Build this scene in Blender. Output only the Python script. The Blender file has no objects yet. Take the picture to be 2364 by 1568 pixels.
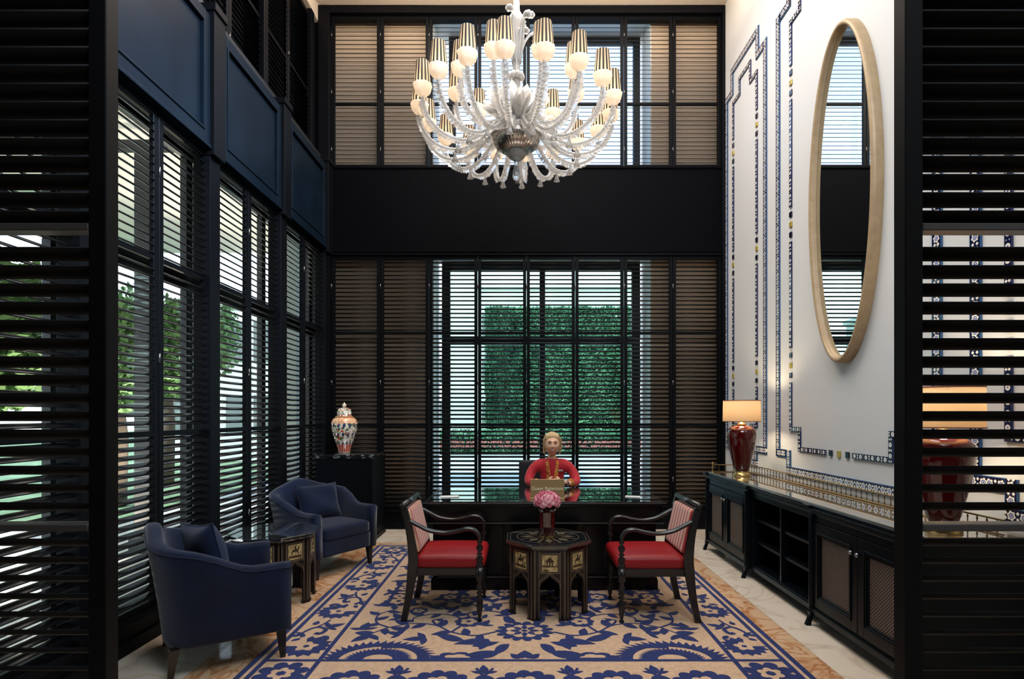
import bpy, bmesh, math, random
from math import sin, cos, pi, sqrt, radians as R
from mathutils import Vector, Matrix, noise
random.seed(7)
S = bpy.context.scene
COL = S.collection
# ------------------------------------------------------------------ camera, world, big lights, exposure
# measured in the photograph: horizon at row 958, vanishing point at column 1200, focal length 1300 px of 2364
cam_d = bpy.data.cameras.new('camera'); cam = bpy.data.objects.new('camera', cam_d); COL.objects.link(cam)
cam_d.sensor_width = 36; cam_d.lens = 1300 / 2364 * 36
cam_d.shift_x = -18 / 2364; cam_d.shift_y = 174 / 2364
cam_d.clip_start = .02; cam_d.clip_end = 300
cam.location = (0, 0, 1.5); cam.rotation_euler = (pi / 2, 0, 0)
S.camera = cam
S.view_settings.view_transform = 'Standard'; S.view_settings.look = 'None'
S.view_settings.exposure = 0.14; S.view_settings.gamma = 1; S.view_settings.use_curve_mapping = False
W = bpy.data.worlds.new('world'); S.world = W; W.use_nodes = True
wn = W.node_tree.nodes; wl = W.node_tree.links; wn.clear()
wo = wn.new('ShaderNodeOutputWorld'); wb = wn.new('ShaderNodeBackground'); wl.new(wb.outputs[0], wo.inputs[0])
tc = wn.new('ShaderNodeTexCoord'); sx = wn.new('ShaderNodeSeparateXYZ'); wl.new(tc.outputs['Generated'], sx.inputs[0])
cr = wn.new('ShaderNodeValToRGB'); wl.new(sx.outputs[2], cr.inputs[0]); wl.new(cr.outputs[0], wb.inputs[0])
cr.color_ramp.elements[0].position = 0.0; cr.color_ramp.elements[0].color = (.86, .94, 1.0, 1)
cr.color_ramp.elements[1].position = 0.9; cr.color_ramp.elements[1].color = (.42, .62, 1.0, 1)
wb.inputs[1].default_value = 2.2
def area(name, loc, rot, sx_, sy_, power, col):
    d = bpy.data.lights.new(name, 'AREA'); d.shape = 'RECTANGLE'; d.size = sx_; d.size_y = sy_
    d.energy = power; d.color = col
    o = bpy.data.objects.new(name, d); COL.objects.link(o); o.location = loc; o.rotation_euler = rot
    return o
area('ceiling_downlight_area', (0.1, 4.9, 6.84), (0, 0, 0), 3.4, 3.6, 265, (1.0, .95, .90))  # one broad unseen area standing in for the ceiling downlights
area('hall_skylight', (0.9, 0.1, 6.2), (R(52), 0, R(6)), 2.4, 1.6, 150, (.74, .87, 1.0))
_b = area('panel_beam_fill', (1.6, 0.4, 6.2), Vector((-4.0, 3.1, -2.4)).to_track_quat('-Z', 'Y').to_euler(), 1.0, 1.0, 62, (.62, .80, 1.0)); _b.data.spread = R(48)  # narrow beam added to light the nearest navy panel
area('ceiling_fill_uplight', (0.1, 6.1, 6.32), (pi - R(12), 0, 0), 4.4, .4, 125, (1.0, .80, .58))  # no fitting there: added to brighten the ceiling edge at the back
area('hall_warm_area', (0.2, 0.9, 6.3), (R(18), 0, 0), 2.0, 1.2, 30, (1.0, .86, .70))  # warm area light high over the hall end, no fixture built
sd = bpy.data.lights.new('sun', 'SUN'); sd.energy = 5; sd.angle = R(2); sd.color = (1, .95, .88)
so = bpy.data.objects.new('sun', sd); COL.objects.link(so); so.rotation_euler = Vector((.62, .52, -.70)).to_track_quat('-Z', 'Y').to_euler()
S.cycles.use_denoising = True
S.cycles.max_bounces = 8; S.cycles.diffuse_bounces = 4; S.cycles.glossy_bounces = 4
S.cycles.transmission_bounces = 6; S.cycles.transparent_max_bounces = 16
S.cycles.caustics_reflective = False; S.cycles.caustics_refractive = False
S.cycles.sample_clamp_indirect = 6
# ------------------------------------------------------------------ materials
class X:
    """tiny expression helper for Math nodes"""
    def __init__(s, nt, sock): s.nt = nt; s.s = sock
    def _op(s, op, *a):
        n = s.nt.nodes.new('ShaderNodeMath'); n.operation = op
        for i, v in enumerate((s,) + a):
            if isinstance(v, X): s.nt.links.new(v.s, n.inputs[i])
            else: n.inputs[i].default_value = v
        return X(s.nt, n.outputs[0])
    def __add__(s, o): return s._op('ADD', o)
    def __sub__(s, o): return s._op('SUBTRACT', o)
    def __mul__(s, o): return s._op('MULTIPLY', o)
    def __truediv__(s, o): return s._op('DIVIDE', o)
    def lt(s, o): return s._op('LESS_THAN', o)
    def gt(s, o): return s._op('GREATER_THAN', o)
    def abs(s): return s._op('ABSOLUTE')
    def sin(s): return s._op('SINE')
    def sqrt(s): return s._op('SQRT')
    def frac(s): return s._op('FRACT')
    def max(s, o): return s._op('MAXIMUM', o)
    def min(s, o): return s._op('MINIMUM', o)
    def atan2(s, o): return s._op('ARCTAN2', o)
def rgb(h):
    """sRGB 0-255 -> linear"""
    return tuple((c / 255 / 12.92) if c / 255 <= .04045 else ((c / 255 + .055) / 1.055) ** 2.4 for c in h)
def mat(name, col, rough=.5, metal=0, spec=.5, coat=0, trans=0, ior=1.45, emit=None, estr=0, sheen=0, alpha=1, coatr=.05):
    m = bpy.data.materials.new(name); m.use_nodes = True
    b = m.node_tree.nodes['Principled BSDF']
    b.inputs['Base Color'].default_value = (*col[:3], 1); b.inputs['Roughness'].default_value = rough
    b.inputs['Metallic'].default_value = metal; b.inputs['Specular IOR Level'].default_value = spec
    b.inputs['Coat Weight'].default_value = coat; b.inputs['Coat Roughness'].default_value = coatr
    b.inputs['Transmission Weight'].default_value = trans; b.inputs['IOR'].default_value = ior
    b.inputs['Sheen Weight'].default_value = sheen
    if emit: b.inputs['Emission Color'].default_value = (*emit, 1); b.inputs['Emission Strength'].default_value = estr
    return m
def nt_of(m): return m.node_tree, m.node_tree.nodes, m.node_tree.links, m.node_tree.nodes['Principled BSDF']
def objco(m):
    nt, n, l, b = nt_of(m)
    t = n.new('ShaderNodeTexCoord'); s = n.new('ShaderNodeSeparateXYZ'); l.new(t.outputs['Object'], s.inputs[0])
    return t.outputs['Object'], X(nt, s.outputs[0]), X(nt, s.outputs[1]), X(nt, s.outputs[2])
def mixc(m, fac, a, b_):
    """mix two colours (tuple or socket) by X factor, return socket"""
    nt, n, l, b = nt_of(m)
    x = n.new('ShaderNodeMix'); x.data_type = 'RGBA'
    l.new(fac.s if isinstance(fac, X) else fac, x.inputs[0])
    for v, i in ((a, 6), (b_, 7)):
        if isinstance(v, tuple): x.inputs[i].default_value = (*v[:3], 1)
        else: l.new(v, x.inputs[i])
    return x.outputs[2]
def setc(m, sock): nt, n, l, b = nt_of(m); l.new(sock, b.inputs['Base Color'])
def noisef(m, co, scale, detail=3, dist=0, typ='n'):
    nt, n, l, b = nt_of(m)
    if typ == 'v': t = n.new('ShaderNodeTexVoronoi')
    else:
        t = n.new('ShaderNodeTexNoise'); t.inputs['Detail'].default_value = detail; t.inputs['Distortion'].default_value = dist
    t.inputs['Scale'].default_value = scale
    l.new(co, t.inputs['Vector'])
    return X(nt, t.outputs[0])
def ramp(m, fac, stops):
    nt, n, l, b = nt_of(m)
    r = n.new('ShaderNodeValToRGB'); l.new(fac.s, r.inputs[0]); e = r.color_ramp.elements
    while len(e) < len(stops): e.new(.5)
    for i, (p, c) in enumerate(stops): e[i].position = p; e[i].color = (*c[:3], 1)
    return r.outputs[0]
def bump(m, fac, strength=.2, dist=.002):
    nt, n, l, b = nt_of(m)
    u = n.new('ShaderNodeBump'); u.inputs['Strength'].default_value = strength; u.inputs['Distance'].default_value = dist
    l.new(fac.s, u.inputs['Height']); l.new(u.outputs[0], b.inputs['Normal'])
M = {}
M['black'] = mat('black_lacquer', (.003, .0035, .005), .45, spec=.10)
co, x, y, z = objco(M['black']); bump(M['black'], noisef(M['black'], co, 60, 2), .05, .001)
M['slat'] = mat('slat_dark_wood', (.004, .004, .005), .36, spec=.3)
M['slat_back'] = mat('slat_dark_wood_back', (.005, .004, .003), .45, spec=.12)
M['navy_panel'] = mat('navy_painted_panel', (.018, .030, .050), .36, spec=.09)
co, x, y, z = objco(M['navy_panel']); setc(M['navy_panel'], ramp(M['navy_panel'], noisef(M['navy_panel'], co, 3, 4, .6), [(.3, (.003, .0065, .012)), (.7, (.0045, .010, .018))]))
M['deskw'] = mat('desk_black_lacquer', (.003, .003, .004), .28, spec=.35)
M['screenb'] = mat('screen_black', (.0035, .0035, .004), .5, spec=.12)
M['band'] = mat('black_band_panel', (.0025, .0025, .0035), .5, spec=.03)
M['wallr'] = mat('cream_plaster', (.63, .645, .655), .55, spec=.3)
co, x, y, z = objco(M['wallr']); bump(M['wallr'], noisef(M['wallr'], co, 90, 3), .08, .001)
M['wallb'] = mat('tan_wall_behind', (.62, .48, .36), .7)
M['reveal'] = mat('white_window_reveal', (.75, .76, .74), .5)
M['ceil'] = mat('ceiling_paint', (.62, .54, .46), .6)
M['hall'] = mat('hall_dark_wall', (.05, .045, .045), .6)
M['frame_out'] = mat('window_frame_dark', (.012, .014, .018), .4)
# glass: tinted clear pane with fresnel reflection
def glassmat(name, tint, gl=1.0):
    m = bpy.data.materials.new(name); m.use_nodes = True; n = m.node_tree.nodes; l = m.node_tree.links; n.clear()
    o = n.new('ShaderNodeOutputMaterial'); mx = n.new('ShaderNodeMixShader'); t = n.new('ShaderNodeBsdfTransparent')
    g = n.new('ShaderNodeBsdfGlossy'); lw = n.new('ShaderNodeLayerWeight'); lw.inputs[0].default_value = .5; pw = n.new('ShaderNodeMath'); pw.operation = 'POWER'; l.new(lw.outputs[1], pw.inputs[0]); pw.inputs[1].default_value = 5; f = n.new('ShaderNodeMath'); f.operation = 'MULTIPLY_ADD'; l.new(pw.outputs[0], f.inputs[0]); f.inputs[1].default_value = .9; f.inputs[2].default_value = .04
    t.inputs[0].default_value = (*tint, 1); g.inputs['Roughness'].default_value = .01; g.inputs[0].default_value = (gl, gl, gl, 1)
    l.new(f.outputs[0], mx.inputs[0]); l.new(t.outputs[0], mx.inputs[1]); l.new(g.outputs[0], mx.inputs[2]); l.new(mx.outputs[0], o.inputs[0])
    return m
M['pane'] = glassmat('green_tinted_pane', (.86, .97, .93))
M['pane_up'] = glassmat('clear_upper_pane', (.84, .93, 1.0))
M['pane_left'] = glassmat('clear_side_pane', (.95, .97, .96))
M['brass'] = mat('brass', (.50, .33, .13), .28, metal=1)
M['bronze'] = mat('aged_brass', (.20, .135, .06), .4, metal=1)
M['gold'] = mat('gold_sign', (.42, .29, .13), .42, metal=.6)
M['goldlt'] = mat('gold_letters', (.92, .82, .55), .35, metal=.2)
M['steel'] = mat('dark_steel', (.25, .25, .26), .3, metal=1)
# marble
def marble(name, base, vein, vein2, sc=1.6, lo=.46, hi=.54):
    m = mat(name, base, .10, spec=.5); nt, n, l, b = nt_of(m)
    t = n.new('ShaderNodeTexCoord'); oi = n.new('ShaderNodeObjectInfo'); ad = n.new('ShaderNodeVectorMath'); ad.operation = 'ADD'
    l.new(t.outputs['Object'], ad.inputs[0])
    sc_ = n.new('ShaderNodeVectorMath'); sc_.operation = 'SCALE'; l.new(oi.outputs['Location'], sc_.inputs[0]); sc_.inputs['Scale'].default_value = 1.7
    l.new(sc_.outputs[0], ad.inputs[1])
    f1 = noisef(m, ad.outputs[0], sc, 6, 1.6); f2 = noisef(m, ad.outputs[0], sc * 2.7, 5, .8)
    v = (f1 - .5).abs() * 9
    c1 = ramp(m, v, [(0, vein), (.22, vein2), (.6, base)])
    c2 = mixc(m, (f2 - .35) * 1.1, c1, base); setc(m, c2)
    return m
M['marble'] = marble('cream_marble', rgb((222, 208, 190)), rgb((196, 178, 158)), rgb((212, 196, 176)))
M['marble_o'] = marble('amber_veined_marble', rgb((206, 172, 138)), rgb((160, 98, 58)), rgb((192, 140, 98)), 3.2)
M['grout'] = mat('grout', (.18, .15, .12), .7)
# rug
M['rug_b'] = mat('rug_beige_pile', rgb((196, 164, 136)), .95, spec=.1, sheen=.2)
co, x, y, z = objco(M['rug_b']); setc(M['rug_b'], ramp(M['rug_b'], noisef(M['rug_b'], co, 40, 4), [(.3, rgb((184, 152, 124))), (.7, rgb((205, 174, 146)))])); bump(M['rug_b'], noisef(M['rug_b'], co, 400, 2), .5, .002)
M['rug_n'] = mat('rug_blue_pile', rgb((20, 34, 86)), .95, spec=.1, sheen=.25)
co, x, y, z = objco(M['rug_n']); setc(M['rug_n'], ramp(M['rug_n'], noisef(M['rug_n'], co, 40, 4), [(.3, rgb((16, 28, 78))), (.7, rgb((28, 46, 106)))])); bump(M['rug_n'], noisef(M['rug_n'], co, 400, 2), .5, .002)
# upholstery
M['navy'] = mat('navy_velvet', rgb((20, 40, 78)), .8, spec=.15, sheen=.22)
co, x, y, z = objco(M['navy']); setc(M['navy'], ramp(M['navy'], noisef(M['navy'], co, 5, 4), [(.3, rgb((8, 18, 40))), (.7, rgb((12, 25, 54)))])); bump(M['navy'], noisef(M['navy'], co, 350, 2), .15, .001)
M['navy2'] = mat('slate_blue_pillow', rgb((30, 40, 68)), .8, spec=.15, sheen=.12)
M['leather'] = mat('red_leather', rgb((142, 22, 28)), .42, spec=.45)
co, x, y, z = objco(M['leather']); bump(M['leather'], noisef(M['leather'], co, 220, 3), .12, .001)
M['stripe'] = mat('pink_striped_silk', rgb((190, 90, 84)), .5, sheen=.3)
co, x, y, z = objco(M['stripe'])
st = (y * (2 * pi / .062)).sin()
setc(M['stripe'], ramp(M['stripe'], st * .5 + .5, [(.30, rgb((160, 40, 44))), (.42, rgb((196, 100, 92))), (.62, rgb((208, 126, 112))), (.72, rgb((206, 172, 138)))]))
M['ebony'] = mat('ebonised_wood', (.010, .009, .009), .30, spec=.55, coat=.2)
# desk / sideboard top
M['gloss_top'] = mat('glass_over_black', (.010, .012, .014), .03, spec=1.0, ior=2.0, coat=1, coatr=.0)
M['mirror_top'] = mat('silvered_glass_top', (.02, .025, .025), .04, spec=1.0, ior=3.2, coat=1, coatr=0)
M['side_top'] = mat('glass_top_beige_reflection', rgb((120, 104, 84)), .03, spec=1.0, ior=1.9, coat=1, coatr=0)  # dark glass; the pale wall's reflection is put into its base colour
M['cab'] = mat('sideboard_black_green', (.003, .005, .007), .28, spec=.18)
M['cabin'] = mat('sideboard_inside', (.006, .007, .008), .5)
M['cane'] = mat('woven_cane', (.1, .07, .05), .6)
co, x, y, z = objco(M['cane'])
a = (y * (2 * pi / .022)).sin(); c = (z * (2 * pi / .022)).sin()
w_ = (a * c) * .5 + .5
setc(M['cane'], ramp(M['cane'], w_, [(.25, (.010, .007, .008)), (.5, (.06, .038, .030)), (.85, (.24, .17, .13))])); bump(M['cane'], w_, .6, .004)
# lamps
M['oxblood'] = mat('oxblood_glaze', rgb((72, 10, 8)), .10, spec=.4, coat=.5)
M['edge_highlight'] = mat('painted_highlight_edge', (.075, .06, .05), .3, spec=.5)  # lighter tone painting the highlight lines along the desk edges
M['shade'] = mat('linen_lamp_shade', rgb((240, 214, 176)), .8)
nt, n, l, b = nt_of(M['shade']); tr = n.new('ShaderNodeBsdfTranslucent'); tr.inputs[0].default_value = (.98, .84, .62, 1)
mx = n.new('ShaderNodeMixShader'); mx.inputs[0].default_value = .6; l.new(b.outputs[0], mx.inputs[1]); l.new(tr.outputs[0], mx.inputs[2]); l.new(mx.outputs[0], n['Material Output'].inputs[0])
M['shade_trim'] = mat('shade_trim', rgb((120, 60, 40)), .6)
M['bulb'] = mat('lit_bulb', (1, .85, .6), .5, emit=(1, .82, .6), estr=14)
# mirror & frame
M['mirror'] = mat('mirror_glass', (.86, .90, .88), .01, metal=1)
M['mframe'] = mat('gilded_beige_frame', rgb((168, 144, 112)), .42, metal=.1, spec=.4)
co, x, y, z = objco(M['mframe']); setc(M['mframe'], ramp(M['mframe'], noisef(M['mframe'], co, 14, 5, .5), [(.3, rgb((160, 136, 104))), (.7, rgb((174, 150, 118)))]))
# chandelier
M['cglass'] = mat('clear_murano_glass', (1.0, .99, .97), .08, trans=.58, ior=1.35, spec=.8)
nt, n, l, b = nt_of(M['cglass']); tr = n.new('ShaderNodeBsdfTranslucent'); tr.inputs[0].default_value = (1, .98, .95, 1)
mx = n.new('ShaderNodeMixShader'); mx.inputs[0].default_value = .30; l.new(b.outputs[0], mx.inputs[1]); l.new(tr.outputs[0], mx.inputs[2]); l.new(mx.outputs[0], n['Material Output'].inputs[0])
M['cclear'] = mat('clear_finial_glass', (1, 1, 1), .06, trans=.78, ior=1.4, spec=.8)
M['cmilk'] = mat('frosted_glass_cup', (.95, .93, .90), .3)
nt, n, l, b = nt_of(M['cmilk']); tr = n.new('ShaderNodeBsdfTranslucent'); tr.inputs[0].default_value = (.98, .93, .86, 1)
mx = n.new('ShaderNodeMixShader'); mx.inputs[0].default_value = .55; l.new(b.outputs[0], mx.inputs[1]); l.new(tr.outputs[0], mx.inputs[2]); l.new(mx.outputs[0], n['Material Output'].inputs[0])
M['wire'] = mat('dark_chain_inside', (.03, .028, .03), .4)
M['st_l'] = mat('shade_cream_stripe', rgb((214, 186, 150)), .8)
nt, n, l, b = nt_of(M['st_l']); tr = n.new('ShaderNodeBsdfTranslucent'); tr.inputs[0].default_value = (.80, .62, .42, 1)
mx = n.new('ShaderNodeMixShader'); mx.inputs[0].default_value = .16; l.new(b.outputs[0], mx.inputs[1]); l.new(tr.outputs[0], mx.inputs[2]); l.new(mx.outputs[0], n['Material Output'].inputs[0])
M['st_d'] = mat('shade_black_stripe', (.025, .018, .014), .7)
M['silver'] = mat('etched_silver_bowl', (.50, .46, .43), .22, metal=1)
co, x, y, z = objco(M['silver']); bump(M['silver'], (y.atan2(x) * 40).sin() * .5, .35, .003)
# table inlay
M['inlay_wood'] = mat('damascene_dark_wood', rgb((24, 15, 14)), .32, spec=.5)
M['inlay'] = mat('bone_inlay_line', rgb((150, 130, 104)), .5)
M['inlay_t'] = mat('faint_top_inlay', rgb((104, 88, 66)), .3)
M['table_top'] = mat('lacquered_table_top', (.010, .013, .016), .06, spec=.9, coat=1)
M['pic_b'] = mat('picture_cream_ground', rgb((198, 172, 118)), .5)
co, x, y, z = objco(M['pic_b']); setc(M['pic_b'], ramp(M['pic_b'], noisef(M['pic_b'], co, 45, 5, .5), [(.35, rgb((120, 96, 56))), (.5, rgb((190, 165, 112))), (.7, rgb((212, 190, 140)))]))
M['pic_d'] = mat('picture_sepia_ink', rgb((72, 54, 34)), .6)
# jar
M['jar'] = mat('painted_porcelain', rgb((226, 214, 196)), .14, coat=.6)
# textiles / person
M['skin'] = mat('skin', rgb((236, 184, 152)), .5, spec=.35)
M['hair'] = mat('blonde_hair', rgb((196, 160, 110)), .5)
co, x, y, z = objco(M['hair']); hn = noisef(M['hair'], co, 90, 4, 1.0); setc(M['hair'], ramp(M['hair'], hn, [(.35, rgb((150, 116, 74))), (.6, rgb((226, 198, 150)))])); bump(M['hair'], hn, .3, .003)
M['redj'] = mat('red_jacket', rgb((176, 14, 32)), .7, sheen=.2)
M['trim'] = mat('orange_patterned_trim', rgb((214, 130, 40)), .7)
co, x, y, z = objco(M['trim']); setc(M['trim'], ramp(M['trim'], noisef(M['trim'], co, 70, 3, .8), [(.38, rgb((110, 40, 26))), (.5, rgb((206, 116, 34))), (.66, rgb((230, 176, 96)))]))
M['dark'] = mat('dark_fabric', (.012, .012, .014), .7)
M['lips'] = mat('lips', rgb((150, 40, 44)), .4); M['teeth'] = mat('teeth', (.85, .82, .78), .3)
M['eye'] = mat('eye_dark', (.02, .015, .012), .2); M['brow'] = mat('brow', rgb((96, 62, 40)), .8)
M['paper'] = mat('white_paper', (.8, .8, .78), .6)
# plants & outside
M['pink'] = mat('pink_petal', rgb((234, 156, 172)), .7, sheen=.2)
M['pink2'] = mat('deep_pink_petal', rgb((214, 112, 132)), .7)
M['pink3'] = mat('pale_pink_petal', rgb((240, 184, 192)), .7)
M['stem'] = mat('stem_green', rgb((40, 62, 30)), .6)
M['winevase'] = mat('wine_glass_vase', rgb((56, 8, 12)), .06, spec=.7, coat=1)
M['leafd'] = mat('hedge_leaf', rgb((46, 96, 62)), .6)
co, x, y, z = objco(M['leafd']); setc(M['leafd'], ramp(M['leafd'], noisef(M['leafd'], co, 2.5, 4), [(.3, rgb((46, 92, 66))), (.7, rgb((110, 166, 126)))]))
M['leafl'] = mat('tree_leaf', rgb((92, 128, 74)), .6)
M['trunk'] = mat('bark', (.08, .06, .045), .8)
M['lawn'] = mat('lawn_green', rgb((92, 140, 92)), .9)
co, x, y, z = objco(M['lawn']); setc(M['lawn'], ramp(M['lawn'], noisef(M['lawn'], co, 3, 5), [(.3, rgb((92, 128, 92))), (.7, rgb((140, 168, 130)))]))
M['paving'] = mat('pale_paving', (.62, .63, .62), .5)
M['terrace'] = mat('terrace_paving_grey', (.70, .69, .67), .45)
M['bwhite'] = mat('pale_building', (.62, .68, .64), .7)
M['soffit'] = mat('porch_soffit_cream', (.90, .84, .77), .7)
M['bwin'] = mat('far_window', (.16, .20, .20), .6)
M['redbed'] = mat('red_flowers', rgb((176, 104, 100)), .8)
# ------------------------------------------------------------------ mesh building
class MB:
    def __init__(s): s.v = []; s.f = []; s.m = []; s.sm = []
    def add(s, vs, fs, mi=0, smooth=False):
        o = len(s.v); s.v += [tuple(v) for v in vs]
        for f in fs: s.f.append([i + o for i in f]); s.m.append(mi); s.sm.append(smooth)
    def box(s, x0, x1, y0, y1, z0, z1, mi=0, T=None):
        vs = [Vector((a, b, c)) for c in (z0, z1) for b in (y0, y1) for a in (x0, x1)]
        if T is not None: vs = [T @ v for v in vs]
        s.add(vs, [(0, 2, 3, 1), (4, 5, 7, 6), (0, 1, 5, 4), (2, 6, 7, 3), (0, 4, 6, 2), (1, 3, 7, 5)], mi)
        return s
    def loft(s, rings, closed=True, caps=True, mi=0, smooth=True):
        """rings: list of equal-length vertex rings"""
        n = len(rings[0]); vs = [v for r in rings for v in r]; fs = []
        for i in range(len(rings) - 1):
            for j in range(n if closed else n - 1):
                k = (j + 1) % n
                fs.append((i * n + j, i * n + k, (i + 1) * n + k, (i + 1) * n + j))
        if caps:
            fs.append(tuple(range(n))[::-1]); fs.append(tuple((len(rings) - 1) * n + j for j in range(n)))
        s.add(vs, fs, mi, smooth); return s
    def lathe(s, prof, seg=24, o=(0, 0, 0), mi=0, smooth=True, caps=True, ruff=0, nr=8, T=None):
        rings = []
        for r, z in prof:
            rr = []
            for j in range(seg):
                a = 2 * pi * j / seg; q = r * (1 + ruff * cos(nr * a))
                v = Vector((o[0] + q * cos(a), o[1] + q * sin(a), o[2] + z))
                rr.append(T @ v if T is not None else v)
            rings.append(rr)
        return s.loft(rings, True, caps, mi, smooth)
    def tube(s, pts, rad, seg=8, mi=0, caps=True, flat=1.0, up=None):
        pts = [Vector(p) for p in pts]; n = len(pts); rings = []
        if not hasattr(rad, '__len__'): rad = [rad] * n
        u0 = Vector(up) if up else None
        pu = None
        for i, p in enumerate(pts):
            t = (pts[min(i + 1, n - 1)] - pts[max(i - 1, 0)]).normalized()
            if pu is None:
                u = (u0 or (Vector((0, 0, 1)) if abs(t.z) < .9 else Vector((1, 0, 0))))
            else: u = pu
            u = (u - t * u.dot(t)).normalized(); pu = u
            w = t.cross(u)
            rings.append([p + (u * cos(2 * pi * j / seg) * flat + w * sin(2 * pi * j / seg)) * rad[i] for j in range(seg)])
        return s.loft(rings, True, caps, mi, True)
    def prism(s, poly, h0, h1, f, mi=0):
        """poly: 2D outline; f(u,v,h)->xyz"""
        n = len(poly)
        vs = [f(u, v, h0) for u, v in poly] + [f(u, v, h1) for u, v in poly]
        fs = [tuple(range(n))[::-1], tuple(range(n, 2 * n))] + [(i, (i + 1) % n, n + (i + 1) % n, n + i) for i in range(n)]
        s.add(vs, fs, mi); return s
    def mesh(s, name, mats):
        me = bpy.data.meshes.new(name); me.from_pydata(s.v, [], s.f)
        for m in mats: me.materials.append(m)
        if len(mats) > 1: me.polygons.foreach_set('material_index', s.m)
        me.polygons.foreach_set('use_smooth', s.sm); me.update()
        bm = bmesh.new(); bm.from_mesh(me); bmesh.ops.recalc_face_normals(bm, faces=bm.faces); bm.to_mesh(me); bm.free()
        return me
    def build(s, name, mats, parent=None, loc=None, rot=None, bevel=0, seg=2, sub=0):
        if not isinstance(mats, (list, tuple)): mats = [mats]
        o = bpy.data.objects.new(name, s.mesh(name, mats)); COL.objects.link(o)
        if parent: o.parent = parent
        if loc: o.location = loc
        if rot: o.rotation_euler = rot
        if bevel:
            b = o.modifiers.new('b', 'BEVEL'); b.width = bevel; b.segments = seg; b.limit_method = 'ANGLE'; b.angle_limit = R(40)
        if sub:
            u = o.modifiers.new('s', 'SUBSURF'); u.levels = sub; u.render_levels = sub
        return o
def tag(o, label=None, cat=None, group=None, kind=None):
    if label: o['label'] = label
    if cat: o['category'] = cat
    if group: o['group'] = group
    if kind: o['kind'] = kind
    return o
def thing(name, label, cat, loc=(0, 0, 0), rz=0, group=None, kind=None):
    o = bpy.data.objects.new(name, None); COL.objects.link(o); o.location = loc; o.rotation_euler = (0, 0, rz)
    o.empty_display_size = .1
    return tag(o, label, cat, group, kind)
def inst(name, me, parent, loc=(0, 0, 0), rot=(0, 0, 0), scale=None):
    o = bpy.data.objects.new(name, me); COL.objects.link(o)
    if parent: o.parent = parent
    o.location = loc; o.rotation_euler = rot
    if scale: o.scale = scale
    return o
def box(x0, x1, y0, y1, z0, z1): return MB().box(x0, x1, y0, y1, z0, z1)
def rbox(x0, x1, y0, y1, z0, z1, r, n=5, puff=0):
    """rounded, slightly puffed cushion block"""
    cx, cy, cz = (x0 + x1) / 2, (y0 + y1) / 2, (z0 + z1) / 2; hx, hy, hz = (x1 - x0) / 2, (y1 - y0) / 2, (z1 - z0) / 2
    bm = bmesh.new(); bmesh.ops.create_cube(bm, size=2); bmesh.ops.subdivide_edges(bm, edges=bm.edges[:], cuts=9, use_grid_fill=True)
    mb = MB(); vs = []
    for v in bm.verts:
        g = lambda t: math.copysign(abs(t) ** .6, t)
        p = Vector((g(v.co.x) * hx, g(v.co.y) * hy, g(v.co.z) * hz))
        q = Vector((max(-hx + r, min(hx - r, p.x)), max(-hy + r, min(hy - r, p.y)), max(-hz + r, min(hz - r, p.z))))
        d = p - q
        if d.length > 1e-9: p = q + d.normalized() * r
        if puff:
            k = (1 - (p.x / hx) ** 2) * (1 - (p.y / hy) ** 2)
            p.z += (1 if p.z > 0 else -1) * puff * max(0, k) ** .7 * (abs(p.z) / hz)
        vs.append((p.x + cx, p.y + cy, p.z + cz))
    bm.verts.index_update()
    mb.add(vs, [[v.index for v in f.verts] for f in bm.faces], 0, True); bm.free()
    return mb
def spline(pts, n):
    """Catmull-Rom through pts, n samples per span"""
    P = [Vector(p) for p in pts]; P = [P[0] * 2 - P[1]] + P + [P[-1] * 2 - P[-2]]; out = []
    for i in range(1, len(P) - 2):
        for k in range(n):
            t = k / n
            out.append(.5 * ((2 * P[i]) + (P[i + 1] - P[i - 1]) * t + (2 * P[i - 1] - 5 * P[i] + 4 * P[i + 1] - P[i + 2]) * t * t + (3 * P[i] - P[i - 1] - 3 * P[i + 1] + P[i + 2]) * t ** 3))
    out.append(P[-2]); return out
# ================================================================== SETTING
XL, XR, YB, ZC = -2.49, 2.69, 7.43, 6.9
def struct(o): o['kind'] = 'structure'; return o
# floor: grout bed with polished marble slabs; amber band frames the rug
fl = struct(box(-2.78, 2.89, -3.6, 7.7, -.14, -.008).build('floor', M['grout']))
def slabs(x0, x1, y0, y1, nx, ny, m, name='marble_slab'):
    w, h = (x1 - x0) / nx, (y1 - y0) / ny
    me = MB().box(-w / 2 + .0012, w / 2 - .0012, -h / 2 + .0012, h / 2 - .0012, -.008, 0).mesh(name, [M[m]])
    for i in range(nx):
        for j in range(ny): inst(name, me, fl, (x0 + w * (i + .5), y0 + h * (j + .5), 0))
RX0, RX1, RY0, RY1 = -1.62, 1.675, 2.98, 6.44     # rug
B = .17
slabs(-2.78, RX0 - .30, -3.6, 7.7, 1, 9, 'marble')
slabs(RX1 + B, 3.0, -3.6, 7.7, 1, 9, 'marble')
slabs(RX0 - .30, RX1 + B, -3.6, RY0 - B, 4, 4, 'marble')
slabs(RX0 - .30, RX1 + B, RY1 + B, 7.7, 4, 1, 'marble')
slabs(RX0 - .30, RX0, RY0 - B, RY1 + B, 1, 4, 'marble_o', 'amber_band_slab')
slabs(RX1, RX1 + B, RY0 - B, RY1 + B, 1, 4, 'marble_o', 'amber_band_slab')
slabs(RX0, RX1, RY1, RY1 + B, 4, 1, 'marble_o', 'amber_band_slab')
slabs(RX0, RX1, RY0 - B, RY0, 4, 1, 'marble_o', 'amber_band_slab')
slabs(RX0, RX1, RY0, RY1, 4, 4, 'marble')
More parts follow.
